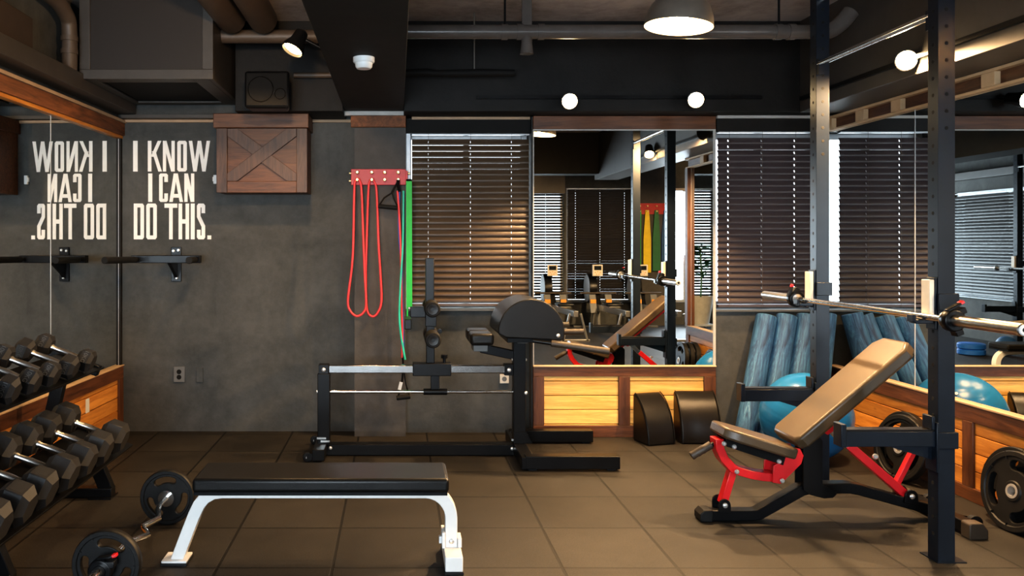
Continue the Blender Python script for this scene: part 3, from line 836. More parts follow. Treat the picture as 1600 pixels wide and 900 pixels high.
# ------------------------------------------------------------------ half-round pad machine (glute ham bench)
def ghd():
    t = thing('glute_ham_bench', 'black floor machine with half-round pad, chrome rail and foot rollers', 'exercise machine', (.2, 5.46, 0))
    Y = 5.458; F0 = Y-.04
    MB().bx(-.47, .80, Y-.04, Y+.04, .004, .078).build('base_beam', 'black', t, .004)
    MB().bx(-.527, -.446, Y-.04, Y+.04, .06, .548).build('front_post', 'black', t, .004)
    MB().bx(-.52, -.453, Y-.036, Y+.036, .541, .607).build('rail_bracket', 'black', t, .003)
    MB().bx(.775, .857, Y-.04, Y+.04, .06, .82).build('main_post', 'black', t, .004)
    MB().bx(-.455, .775, Y-.028, Y+.028, .548, .602).build('square_rail', 'dark_chrome', t, .006)
    MB().bx(.716, .776, Y-.037, Y+.037, .535, .61).build('rail_bracket', 'black', t, .003)
    MB().cyl((-.45, Y, .421), (.78, Y, .421), .0115).build('guide_rod', 'chrome', t)
    # carriage
    c = MB(); c.bx(.106, .362, Y-.042, Y+.042, .532, .616).build('carriage', 'black', t, .005)
    m = MB(); m.bx(.196, .252, Y-.03, Y+.03, .616, 1.0); m.bx(.190, .264, Y-.037, Y+.037, .86, 1.0); m.bx(.191, .249, Y-.03, Y+.03, 1.0, 1.316)
    m.build('roller_post', 'black', t, .004)
    m = MB(); m.bx(.226, .284, Y-.025, Y+.025, .44, .534); m.build('rod_arm', 'black', t, .003)
    MB().cyl((.178, Y, .421), (.336, Y, .421), .021).build('rod_sleeve', 'black', t)
    m = MB(); m.cyl((.318, Y, .615), (.318, Y, .65), .010); m.cyl((.318, Y, .645), (.318, Y, .668), .022, seg=8); m.build('lock_knob', 'black', t)
    for z, x in ((.988, .230), (.79, .234)):
        r = MB().cyl((x, Y-.22, z), (x, Y+.22, z), .012).build('roller_axle', 'black', t)
        for a, b in ((Y-.215, Y-.045), (Y+.045, Y+.215)):
            MB().lathe([(0, 0), (.046, 0), (.052, .008), (.052, b-a-.008), (.046, b-a), (0, b-a)], (x, a, z), (0, 1, 0), 28).build('foam_roller', 'foam', r)
        MB().lathe([(0, 0), (.014, -.004), (.034, -.006), (.036, 0), (.036, .004)], (x, Y-.216, z), (0, 1, 0), 24).build('end_cap', 'vinyl', r)
    m = MB(); m.bx(.09, .192, Y-.02, Y+.02, .92, .99); m.bx(.052, .095, Y-.12, Y+.12, .85, .915); m.build('foot_plate_arm', 'black', t, .004)
    MB().cyl((.284, Y-.03, .83), (.284, Y-.055, .83), .016, seg=10).build('lock_knob', 'black', t)
    # left cross foot with wheels
    MB().bx(-.545, -.465, Y-.21, Y+.30, .012, .085).build('cross_foot', 'black', t, .004)
    for yy in (Y-.185, Y+.275):
        w = MB().lathe([(0, -.014), (.012, -.016), (.03, -.012), (.033, -.006), (.033, .006), (.03, .012), (.012, .016), (0, .014)], (-.575, yy, .033), (0, 1, 0), 22).build('wheel', 'rubber', t)
        MB().lathe([(0, -.02), (.01, -.02), (.01, .02), (0, .02)], (-.575, yy, .033), (0, 1, 0), 12).build('wheel_hub', 'bolt', w)
        MB().bx(-.58, -.545, yy-.026, yy-.018, .02, .06).build('wheel_fork', 'black', w)
    # right base: cross piece and two long legs
    MB().bx(.775, .857, Y-.40, Y+.37, .01, .085).build('cross_foot', 'black', t, .004)
    for y0, y1 in ((5.055, 5.135), (5.75, 5.83)):
        l = MB().bx(.80, 1.385, y0, y1, .012, .092).build('stabilizer_leg', 'black', t, .004)
        MB().bx(1.31, 1.36, y0+.02, y0+.06, 0, .012).build('rubber_foot', 'rubber', l)
        MB().bx(.82, .87, y0+.02, y0+.06, 0, .012).build('rubber_foot', 'rubber', l)
    MB().prism([(.775, .088), (.90, .088), (.857, .165), (.775, .165)], lambda u, v, tt: (u, tt, v), Y-.05, Y-.042).build('gusset', 'black', t)
    m = MB()
    for x, z in ((-.50, .12), (-.475, .10), (.79, .11), (.84, .14)): m.bx(x-.03, x+.03, Y-.047, Y-.04, z-.006, z+.006)
    m.build('clamp_plate', 'steel', t)
    # half-round pad
    yc0, yc1 = 5.21, 5.70; xc, zc = .86, .845; r = .212
    prof = arc((xc, zc), r, 0, 180, 28)
    prof = prof+[(xc-r+.005, zc-.012), (xc-r+.05, zc-.035), (xc+r-.02, zc-.052), (xc+r+.0, zc-.045)]
    MB().prism(prof, lambda u, v, tt: (u, tt, v), yc0, yc1).build('half_round_pad', 'vinyl', t, .008, 3)
    MB().bx(xc-.15, xc+.14, yc0+.03, yc1-.03, zc-.07, zc-.04).build('pad_plate', 'black', t, .003)
    MB().bx(.80, .87, Y-.05, Y+.05, .75, .79).build('pad_clamp', 'grey_pl', t, .003)
    m = MB(); bolt(m, (1.03, yc0, zc-.02), (0, -1, 0), .012, .006); m.build('bolt', 'bolt', t)
    # small split seat pad on an arm
    MB().beam((.56, Y, .715), (.79, Y, .665), .06, .06, (0, 0, 1)).build('seat_arm', 'black', t, .004)
    MB().bx(.505, .60, Y-.08, Y+.08, .70, .755).build('seat_bracket', 'grey_pl', t, .003)
    for y0, y1 in ((Y-.20, Y-.01), (Y+.01, Y+.20)):
        MB().bx(.475, .628, y0, y1, .752, .832).build('seat_cushion', 'vinyl', t, .022, 4)
    # hand grips
    for a, b in (((.87, 5.22, .79), (1.335, 5.12, .735)), ((.87, 5.69, .79), (1.31, 5.72, .795))):
        a, b = V(a), V(b)
        h = MB().cyl(a, a.lerp(b, .3), .013).build('handle', 'black', t)
        MB().cyl(a.lerp(b, .24), b, .0215).build('foam_grip', 'grip', h, .004)
    m = MB()
    for x, z in ((-.486, .574), (.746, .572)): bolt(m, (x, Y-.037, z), (0, -1, 0), .014, .008)
    for z in (.76, .64): bolt(m, (.77, Y-.03, z), (-1, 0, 0), .009, .008); bolt(m, (.857, Y-.03, z), (1, 0, 0), .009, .008)
    for z, x in ((.42, .857), (.055, -.44), (.05, .765)): bolt(m, (x, Y-.04, z), (0, -1, 0), .011, .008)
    bolt(m, (-.527, Y, .421), (-1, 0, 0), .012, .01)
    m.build('bolt_heads', 'bolt', t)
ghd()

# ------------------------------------------------------------------ two curved pads leaning on the back panel
def wedge(label, xc, w, h, dep, rz, y):
    t = thing('curved_pad', label, 'pad', (0, 0, 0))
    prof = [(0, 0), (0, h)]+[(-.02, h+.003)]
    n = 12
    for k in range(1, n+1):
        a = k/n
        u = -(dep)*(1-(1-a)**1.7) - .0; prof.append((u*1.0-.02*(1-a), h*(1-a**1.45)))
    MB().prism(prof, lambda u, v, tt: (tt, u, v), -w/2, w/2).build('cushion', 'vinyl_dark', t, .014, 3)
    m = MB()
    for sg in (-1, 1): m.tube([(sg*(w/2-.006), u-.003, v+.004) for u, v in prof[2:]], .0035, 6)
    m.build('piping', 'vinyl', t)
    t.location = (xc, y, 0); t.rotation_euler = (0, 0, rz)
    return t
wedge('dark curved vinyl pad, left of the two leaning on the pine panel', 1.80, .215, .335, .20, R(16), 5.90)
wedge('dark curved vinyl pad, right of the two leaning on the pine panel', 2.145, .285, .345, .18, R(0), 5.915)

# ------------------------------------------------------------------ adjustable bench
def adj_bench():
    Y = 4.17
    t = thing('adjustable_bench', 'incline bench with black pads in a warm-lit tone and red frame under the barbell', 'bench', (2.1, Y, 0))
    # main beam
    pts = [(1.565, .029), (1.80, .029), (1.84, .034), (2.055, .155), (2.10, .166), (2.30, .168), (2.345, .160), (2.73, .055), (2.77, .045)]
    MB().ribbon([(x, Y, z) for x, z in pts], .035, .026, (0, 1, 0)).build('main_beam', 'black', t, .005)
    MB().prism([(1.535, .005), (1.535, .04), (1.555, .06), (1.60, .06), (1.60, 0), (1.55, 0)], lambda u, v, tt: (u, tt, v), Y-.045, Y+.045).build('front_foot_cap', 'rubber', t, .006)
    MB().bx(2.735, 2.795, 3.92, 4.44, .012, .07).build('rear_foot', 'black', t, .004)
    for a, b in ((3.88, 3.945), (4.425, 4.49)):
        MB().prism([(2.725, 0), (2.815, 0), (2.815, .045), (2.79, .078), (2.735, .078), (2.725, .07)], lambda u, v, tt: (u, tt, v), a, b).build('rear_foot_cap', 'grip', t, .005)
    for y in (4.02, 4.36):
        w = MB().lathe([(0, -.016), (.014, -.018), (.034, -.014), (.036, 0), (.034, .014), (.014, .018), (0, .016)], (2.845, y, .038), (0, 1, 0), 22).build('wheel', 'rubber', t)
        MB().beam((2.79, y+.03, .05), (2.85, y+.03, .04), .006, .03).build('wheel_fork', 'black', w)
    # upright plates
    m = MB()
    for y in (Y-.047, Y+.039):
        m.prism([(2.055, .42), (2.075, .435), (2.135, .435), (2.152, .415), (2.152, .19), (2.215, .165), (2.225, .145), (2.205, .125), (2.16, .122), (2.09, .14), (2.055, .165)], lambda u, v, tt: (u, tt, v), y, y+.008)
    m.build('upright_plates', 'black', t, .002)
    # seat pad (tapered) and back pad
    a = R(-16.5); ca, sa = cos(a), sin(a)
    def seat(u, v, w): return (1.645+u*ca-w*sa, Y+v, .4925+u*sa+w*ca)
    sh = [(0, -.085), (.02, -.105), (.075, -.125), (.30, -.14), (.365, -.125), (.375, -.05), (.375, .05), (.365, .125), (.30, .14), (.075, .125), (.02, .105), (0, .085)]
    MB().prism(sh, lambda u, v, w: seat(u, v, w), -.055, 0).build('seat_pad', 'warm_lit_vinyl', t, .012, 3)
    b = R(40.4); cb, sb = cos(b), sin(b)
    def back(u, v, w): return (1.972+u*cb-w*sb, Y+v, .435+u*sb+w*cb)
    L = .755
    sh = [(0, -.11), (.03, -.14), (L-.05, -.14), (L, -.095), (L, .095), (L-.05, .14), (.03, .14), (0, .11)]
    MB().prism(sh, back, -.068, 0).build('back_pad', 'warm_lit_vinyl', t, .016, 4)
    m = MB(); m.prism([(.05, -.025), (.70, -.025), (.70, .025), (.05, .025)], back, -.112, -.068); bt = m.build('back_tube', 'red', t, .003)
    MB().prism([(.70, -.03), (.765, -.03), (.765, .03), (.70, .03)], back, -.118, -.068).build('tube_cap', 'black', bt, .003)
    # seat rails
    for y in (Y-.062, Y+.054):
        m = MB(); m.prism([(.045, -.095), (.345, -.105), (.345, -.055), (.03, -.055)], lambda u, v, tt: (lambda q: (q[0], tt, q[2]))(seat(u, 0, v)), y, y+.008)
        m.build('seat_rail', 'black', t, .001)
    # red linkage
    def red(nm, pts, w, h=.03, mat='red'):
        MB().ribbon([(x, Y, z) for x, z in pts], w, h/2, (0, 1, 0)).build(nm, mat, t, .003)
    red('seat_frame', [(1.635, .42), (1.638, .37), (1.66, .32), (1.705, .27), (1.73, .258), (1.80, .238), (1.86, .228), (1.925, .224)], .04, .042)
    m = MB()
    for y in (Y-.056, Y+.046):
        m.prism([(1.895, .205), (1.935, .198), (1.955, .215), (2.04, .30), (2.052, .34), (2.035, .375), (1.99, .385), (1.955, .32), (1.90, .29)], lambda u, v, tt: (u, tt, v), y, y+.010)
    m.build('pivot_plates', 'red', t, .002)
    red('seat_link', [(1.715, .262), (1.662, .085)], .025, .036)
    for y in (Y-.048, Y+.036):
        MB().prism([(1.628, .05), (1.688, .05), (1.688, .085)]+arc((1.658, .088), .03, 0, 180, 8)+[(1.628, .085)], lambda u, v, tt: (u, tt, v), y, y+.012).build('base_lug', 'black', t, .002)
    red('telescopic_tube', [(2.205, .475), (2.32, .36)], .018, .034, 'steel')
    red('support_strut', [(2.30, .385), (2.60, .125)], .024, .042)
    red('brace_strut', [(2.545, .17), (2.635, .345), (2.50, .80)][:2], .016, .026)
    m = MB()
    for y in (Y-.034, Y+.024): m.prism([(2.18, .52), (2.145, .465), (2.185, .44), (2.24, .475), (2.245, .505)], lambda u, v, tt: (u, tt, v), y, y+.010)
    m.build('back_lug', 'red', t, .002)
    for y in (Y-.048, Y+.036):
        MB().prism([(2.565, .10), (2.635, .085), (2.635, .125)]+arc((2.602, .133), .032, 0, 180, 8), lambda u, v, tt: (u, tt, v), y, y+.012).build('base_lug', 'black', t, .002)
    # handle at the seat front
    h = MB().cyl((1.66, Y, .405), (1.60, Y, .378), .012).build('pull_handle', 'black', t)
    MB().lathe([(0, 0), (.020, 0), (.022, .006), (.0195, .03), (.022, .034), (.0195, .06), (.022, .064), (.0195, .085), (.021, .115), (0, .115)], (1.505, Y, .325), (.105, 0, .060), 18).build('rubber_grip', 'grip', h)
    m = MB()
    for px, py in ((1131, 693), (1147, 698), (1217, 721), (1151, 737), (1222, 751)):
        p = P(px, py, Y-.062); bolt(m, p, (0, -1, 0), .012, .010)
    for x, z in ((1.658, .088), (2.602, .133)): bolt(m, (x, Y-.048, z), (0, -1, 0), .013, .010)
    bolt(m, P(1367, 713, Y-.026), (0, -1, 0), .014, .014); bolt(m, P(1309, 662, Y-.036), (0, -1, 0), .012, .01)
    m.build('bolt_heads', 'bolt', t)
adj_bench()

# ------------------------------------------------------------------ squat rack
def squat_rack():
    t = thing('squat_rack', 'dark blue-black squat stand with two tall posts by the right mirror', 'rack', (2.43, 4.2, 0))
    for y0 in (3.60, 4.645):
        y1 = y0+.07; x0, x1 = 2.388, 2.463
        m = MB(); m.bx(x0, x1, y0, y1, 0, 2.86)
        m.mi = 1
        z = .12
        while z < 2.82:
            m.cyl((x0-.0006, (y0+y1)/2, z), (x0+.002, (y0+y1)/2, z), .009, seg=10)
            if z > 1.9: m.cyl(((x0+x1)/2, y0-.0006, z), ((x0+x1)/2, y0+.002, z), .009, seg=10)
            z += .075 if z > 1.0 else .075
        p = m.build('post', ['rack', 'hole'], t, .004)
        MB().bx(x0-.004, x1+.05, y0-.004, y1+.05, 0, .005).build('floor_plate', 'rack', p)
        # safety arm
        a = MB(); a.bx(1.982, x0, y0+.002, y0+.062, .512, .580); sa = a.build('safety_arm', 'rack', t, .003)
        MB().bx(1.985, x0, y0+.004, y0+.060, .580, .588).build('wear_strip', 'vinyl_dark', sa)
        MB().bx(1.960, 1.984, y0-.002, y0+.066, .510, .612).build('end_stop', 'rack', sa, .003)
        MB().bx(x0-.028, x0-.014, y0-.002, y0+.066, .588, .648).build('back_stop', 'rack', sa, .003)
        m = MB(); m.bx(x0-.006, x1+.010, y0-.010, y0, .505, .578); m.bx(x1, x1+.010, y0, y1+.01, .505, .578); m.bx(x0-.012, x0-.001, y0-.01, y1, .40, .62)
        m.build('post_sleeve', 'rack', sa, .003)
        MB().prism([(2.175, .512), (x0-.012, .512), (x0-.012, .45)], lambda u, v, tt: (u, tt, v), y0+.026, y0+.036).build('gusset', 'rack', sa)
        # bar hook
        h = MB(); h.bx(2.298, x0, y0+.012, y0+.058, 1.055, 1.072); h.bx(2.285, 2.300, y0+.012, y0+.058, 1.062, 1.095)
        h.bx(x0-.012, x0-.001, y0+.004, y0+.066, 1.03, 1.26)
        h.bx(x0-.004, x1+.012, y0-.012, y0, 1.115, 1.19); h.bx(x1, x1+.012, y0, y1, 1.115, 1.19)
        hk = h.build('bar_hook', 'rack', t, .003)
        MB().bx(x0-.034, x0-.012, y0+.006, y0+.064, 1.072, 1.25).build('plastic_guard', 'offwhite', hk, .003)
    b = MB().cyl((2.405, 3.67, 2.435), (2.405, 4.645, 2.435), .0165).build('pull_up_bar', 'chrome', t)
    MB().bx(2.39, 2.42, 4.622, 4.646, 2.37, 2.46).build('bar_bracket', 'rack', b)
    MB().bx(2.39, 2.42, 3.669, 3.69, 2.37, 2.46).build('bar_bracket', 'rack', b)
    MB().cyl((2.43, 3.67, 2.80), (2.43, 4.645, 2.80), .0165).build('top_bar', 'chrome', t)
    return t
sr = squat_rack()
XBAR, ZBAR = 2.33, 1.088
def barbell(label, x, y0, y1, z):
    t = thing('barbell', label, 'barbell', (x, (y0+y1)/2, z))
    MB().cyl((x, y0+.40, z), (x, y1-.40, z), .0145).build('shaft', 'chrome', t)
    for a, s in ((y0, 1), (y1, -1)):
        sl = MB().lathe([(0, 0), (.021, 0), (.0245, .004), (.0245, .40), (.038, .401), (.038, .425), (.016, .43), (0, .43)], (x, a, z), (0, s, 0), 30).build('sleeve', 'steel', t)
        MB().lathe([(.009, -.003), (.017, -.003), (.0205, 0), (.009, .002)], (x, a, z), (0, s, 0), 24).build('end_ring', 'white', sl)
        MB().lathe([(0, -.001), (.009, -.001), (.009, .002), (0, .002)], (x, a, z), (0, s, 0), 16).build('end_cap', 'black', sl)
    return t
barbell('chrome barbell resting on the squat stand hooks', XBAR, 3.03, 5.17, ZBAR)
c1 = dup(c0, (XBAR, 3.42, ZBAR), (0, R(-20), 0), 'black collar with red lever tip on the near end of the racked barbell')
c2 = dup(c0, (XBAR, 4.765, ZBAR), (0, R(-60), 0), 'black collar with red lever tip on the far end of the racked barbell')
# second stand further back on the left, seen only by way of the mirrors
sr2 = dup(sr, (-1.93, 1.55, 0), (0, 0, pi), 'second squat stand near the left blind, seen in the right mirror')
barbell('barbell on the second squat stand, seen in the right mirror', -1.83, .40, 2.6, ZBAR)

# ------------------------------------------------------------------ weight plates on the right
big = make_plate('weight_plate', 'large black plate nearest the camera against the right pine panel', .196, .045, 'large plates along the right wall')
def lean(o, x, y, ang, yaw, roll):
    o.rotation_euler = (0, 0, 0)
    # local Y is the disc axis: turn it to face -X, then tip it
    o.matrix_world = M.Translation((x, y, 0)) @ M.Rotation(yaw, 4, 'Z') @ M.Rotation(R(ang), 4, 'Y') @ M.Translation((0, 0, .196)) @ M.Rotation(pi/2, 4, 'Z') @ M.Rotation(R(roll), 4, 'Y')
lean(big, 3.005, 4.0, 9, R(4), -20)
o = dup(big, (0, 0, 0), label='large black plate tucked behind the one nearest the camera'); lean(o, 3.06, 4.08, 9, R(3), 30)
o = dup(big, (0, 0, 0), label='large black plate half hidden behind the incline bench, in front of its pair'); lean(o, 2.975, 4.86, 10, R(10), 12)
o = dup(big, (0, 0, 0), label='large black plate behind its pair, beyond the incline bench'); lean(o, 3.04, 4.95, 10, R(8), 50)
for k, (x, r) in enumerate(((2.93, 5), (2.99, 70), (3.05, 20))):
    o = dup(big, (0, 0, 0), label=['plate of the trio at the near end of the right wall, farthest from the panel', 'middle plate of the trio at the near end of the right wall', 'plate of the trio at the near end of the right wall, next to the panel'][k]); lean(o, x, 3.42, 7, 0, r)

# ------------------------------------------------------------------ foam rollers, exercise ball
tops = [(2.675, 5.905), (2.822, 5.905), (2.968, 5.905), (3.070, 5.845)]
bots = [(2.425, 5.70), (2.582, 5.70), (2.74, 5.70), (2.905, 5.70)]
fr = None
for k in range(4):
    zt, zb = .905, .012
    a, b = V((bots[k][0], bots[k][1], 0)), V((tops[k][0], tops[k][1], 0))
    a.z = .0; b.z = 0
    d0 = V((b.x-a.x, b.y-a.y, .86)); ax = d0.normalized(); r = .072; L = .92
    low_pt = r*math.hypot(ax.x, ax.y)
    a.z = low_pt+.002
    rot = ax.to_track_quat('Z', 'Y').to_euler()
    labs = 'blue marbled foam roller leaning on the back wall, '+['leftmost of four', 'second from the left of four', 'third from the left of four', 'rightmost of four in the corner'][k]
    if fr is None:
        fr = tag(MB().lathe([(0, 0), (r-.006, 0), (r, .006), (r, L-.006), (r-.006, L), (0, L)], (0, 0, 0), (0, 0, 1), 36).build('foam_roller', 'roller'), labs, 'foam roller', 'blue foam rollers in the corner')
        o = fr
    else:
        o = fr.copy(); COL.objects.link(o); o['label'] = labs
    o.location = a; o.rotation_euler = rot
RB = .283
t = thing('exercise_ball', 'large shiny blue exercise ball beside the foam rollers', 'ball', (2.672, 5.33, 0))
m = MB()
prof = []
for i in range(97):
    a = pi*i/96; rr = RB-(.0012 if i % 8 == 0 and 10 < i < 86 else 0); prof.append((rr*sin(a), -rr*cos(a)))
m.lathe(prof, (2.672, 5.33, RB), (.25, -.2, 1), 64); m.build('ball_skin', 'ball', t)
MB().cyl((2.672+.13, 5.33-.175, RB+.178), (2.672+.134, 5.33-.181, RB+.184), .010).build('plug', 'white', t)

# ------------------------------------------------------------------ band board on the pillar
def bands():
    d = 5.955; x0, x1, z0, z1 = PX(548.5, d), PX(634, d), PZ(289, d), PZ(264, d)
    t = thing('band_rack', 'red board with brass bolts on the pillar holding resistance bands', 'band rack', ((x0+x1)/2, 5.965, z0))
    m = MB(); m.bx(x0, x1, d, 5.979, z0, z1); m.bx(x1-.005, x1+.014, d+.002, d+.10, z0+.01, z1-.012); m.build('board', 'red_board', t, .003)
    for px in (558.5, 581, 601, 622):
        for py in (270, 281.5):
            p = P(px, py, d); MB().lathe([(0, -.045), (.009, -.046), (.0125, -.042), (.0125, -.032), (.006, -.031), (.006, 0), (0, 0)], p, (0, 1, 0), 14).build('peg', 'gold', t)
    for z in (z0+.03, z1-.03): MB().lathe([(0, .02), (.008, .02), (.008, 0), (0, 0)], (x1+.012, d+.05, z), (1, 0, 0), 12).build('peg', 'gold', t)
    for z in (z0+.03, z1-.03): MB().lathe([(0, .015), (.007, .015), (.007, 0), (0, 0)], (x0, d+.012, z), (-1, 0, 0), 12).build('peg', 'gold', t)
bands()
def smooth(pts, n=8):
    pts = [V(p) for p in pts]; out = []
    for i in range(len(pts)-1):
        a, b, c, e = pts[max(i-1, 0)], pts[i], pts[i+1], pts[min(i+2, len(pts)-1)]
        for k in range(n):
            u = k/n
            out.append(.5*((2*b)+(c-a)*u+(2*a-5*b+4*c-e)*u*u+(3*b-a-3*c+e)*u**3))
    return out+[pts[-1]]
def band(name, label, mat, pts, r, d=5.925, group=None, cat='resistance band'):
    p3 = smooth([P(px, py, d+(q[0] if q else 0)) for px, py, *q in pts])
    o = MB().tube(p3, r, 10).build(name, mat, loc=tuple(p3[len(p3)//2]))
    return tag(o, label, cat, group)
band('resistance_tube', 'red rubber loop hanging from the leftmost bolts of the red board', 'tube_red',
     [(558.5, 278.8), (555, 283), (553.5, 300), (552, 380), (549.5, 420), (543.5, 470), (548, 487), (558, 494), (568, 488), (572, 474), (570, 430), (568, 380), (565, 300), (562.5, 284), (559.5, 279)], .0085, 5.922)
band('resistance_tube', 'red rubber loop hanging from the second bolts of the red board', 'tube_red',
     [(581, 279), (577.5, 284), (575.5, 300), (572.8, 380), (571.5, 430), (573, 482), (582, 494.5), (591, 487), (596, 468), (594, 420), (591.5, 380), (588.5, 300), (584.5, 284), (582, 279)], .0085, 5.942)
band('resistance_tube', 'thin red exercise tube hanging beside the blue and teal ones', 'tube_red', [(621, 298), (624, 340), (626.5, 400), (627.5, 470), (628.5, 520), (628.5, 559)], .008, 5.93)
band('resistance_tube', 'thin blue exercise tube hanging between the red and teal ones', 'tube_blue', [(624.5, 299), (623, 340), (624, 380), (628, 420), (629, 480), (631, 559)], .006, 5.945)
band('resistance_tube', 'thin teal exercise tube bowing out at the bottom beside the pillar edge', 'tube_teal', [(630.5, 298), (629.5, 380), (626, 440), (624, 490), (626, 520), (630, 545), (633, 562)], .008, 5.925)
t = thing('tube_handle', 'black strap handle hanging from the rightmost bolt of the red board', 'handle', P(606, 324, 5.91))
MB().tube([P(a, b, 5.905) for a, b in ((622, 281), (614, 300), (600, 309), (591.5, 322))], .006, 8).build('strap', 'black', t)
MB().tube([P(a, b, 5.905) for a, b in ((622, 283), (612, 300), (615, 310), (620.5, 321))], .006, 8).build('strap', 'black', t)
MB().tube([P(622, 281, 5.905), P(622, 290, 5.915), P(624, 299, 5.93)], .012, 8).build('strap', 'black', t)
MB().cyl(P(591, 322, 5.905), P(621, 325, 5.905), .0155).build('grip', 'foam', t, .004)
t = thing('tube_handle', 'black handle with white tag dangling at the bottom of the exercise tubes', 'handle', P(630, 622, 5.93))
MB().tube([P(a, b, 5.93) for a, b in ((629, 552), (630, 575), (628, 600), (622, 620))], .007, 8).build('strap', 'black', t)
MB().tube([P(a, b, 5.93) for a, b in ((630.5, 575), (634, 600), (639, 616))], .005, 8).build('strap', 'black', t)
MB().cyl(P(619.5, 622, 5.93), P(641, 619.5, 5.93), .017).build('grip', 'foam', t, .004)
p = P(625.5, 603, 5.915); MB().beam(P(624, 609, 5.915), P(627, 597, 5.915), .024, .004, (0, 1, 0)).build('tag', 'white', t)
# flat green band hung on the right side of the board
def flat(name, label, mat, px0, px1, py0, py1, d, group=None, T=None, th=.006):
    m = MB()
    m.prism([(px0, py0), (px1, py0), (px1+.6, py1), (px0+.4, py1)], lambda u, v, tt: P(u, v, d)+V((0, tt, 0)), 0, th)
    return m
m = flat('', '', '', 634.6, 643.6, 280, 480, 5.905); m.prism([(635, 470), (638, 470), (637.4, 506), (635.6, 506)], lambda u, v, tt: P(u, v, 5.912)+V((0, tt, 0)), 0, .006)
m.bx(PX(634.6, 5.905), PX(643.6, 5.905), 5.905, 6.0, PZ(283, 5.905), PZ(280, 5.905))
tag(m.build('resistance_band', 'band_green', loc=tuple(P(639, 480, 5.905))), 'wide bright green flat band hanging beside the pillar', 'resistance band')

# ------------------------------------------------------------------ ceiling: pipes, tracks, lamps, ductwork
def pipes():
    d = 5.0; z = PZ(50, d); r = .043
    t = thing('drain_pipe', 'thick grey pipe running below the ceiling across the right half', 'pipe', (1.3, d, z))
    MB().cyl((.05, d, z), (2.60, d, z), r, seg=24).build('pipe_run', 'pipe', t)
    for px in (788, 812, 845, 1215, 1236):
        x = PX(px, d); MB().cyl((x-.02, d, z), (x+.02, d, z), r+.006, seg=24).build('coupling', 'pipe', t)
    x = PX(823, d)
    MB().tube([(x, d, z), (x, d, z-.07), (x, d, z-.135)], [.034, .034, .042], 18).build('branch', 'pipe', t)
    MB().bx(x-.03, x+.03, d-.01, d+.01, z+.03, CEIL).build('hanger', 'pipe', t)
    for px in (789, 1217): MB().cyl((PX(px, d), d, z+.03), (PX(px, d), d, CEIL), .007).build('hanger_rod', 'black', t)
    MB().tube(smooth([(2.58, d, z), (2.66, d, z+.01), (2.73, d, z+.06), (2.78, d, z+.12)], 6), r+.008, 18).build('elbow', 'pipe', t)
    t = thing('insulated_pipe', 'thin dark lagged pipe low under the ceiling right of the beam', 'pipe', (.4, 5.6, PZ(114, 5.6)))
    d = 5.55; z = PZ(114, d)
    MB().tube([(.05, d, z), (.20, d, z+.004), (.28, d, z-.003), (.55, d, z+.002), (.80, d, z)], [.024, .026, .022, .026, .022], 14).build('pipe_run', 'ceiling_black', t)
    MB().cyl((PX(741, d), d, z), (PX(741, d), d, CEIL), .005).build('hanger_rod', 'steel', t)
    # left side
    t = thing('vertical_pipe', 'brown bent pipe rising beside the metal grille box', 'pipe', (-2.03, 5.0, 2.486))
    MB().tube(smooth([(-2.03, 5.06, 2.486), (-2.03, 5.06, 2.72), (-2.03, 5.0, 2.82), (-2.05, 4.75, 2.88), (-2.12, 3.9, 2.90)], 6), .047, 18).build('pipe_run', 'pipe_tan', t)
    for z in (2.60, 2.68): MB().cyl((-2.03, 5.06, z-.015), (-2.03, 5.06, z+.015), .052).build('coupling', 'pipe_tan', t)
    for k, x in enumerate((-1.07, -.865)):
        o = MB().cyl((x, 2.6, 2.86), (x, 5.28, 2.86), .092, seg=28).build('duct_pipe', 'pipe_tan', loc=(x, 4, 2.77), bevel=.006)
        tag(o, ['wide round duct under the ceiling, left of the pair beside the grille box', 'wide round duct under the ceiling, right of the pair beside the beam'][k], 'duct')
    o = MB().cyl((-1.162, 5.42, PZ(56, 5.4)), (-.38, 5.42, PZ(56, 5.4)), .045, seg=22).build('cross_pipe', 'pipe_tan', loc=(-.8, 5.42, PZ(56, 5.4)-.045))
    tag(o, 'tan horizontal pipe between the grille box and the beam', 'pipe')
    o = MB().cyl((-.72, 5.715, PZ(117, 5.7)), (-.38, 5.715, PZ(117, 5.7)), .020).build('cable_conduit', 'pipe_tan', loc=(-.6, 5.715, PZ(117, 5.7)-.02))
    tag(o, 'thin horizontal conduit right of the black speaker', 'pipe')
pipes()
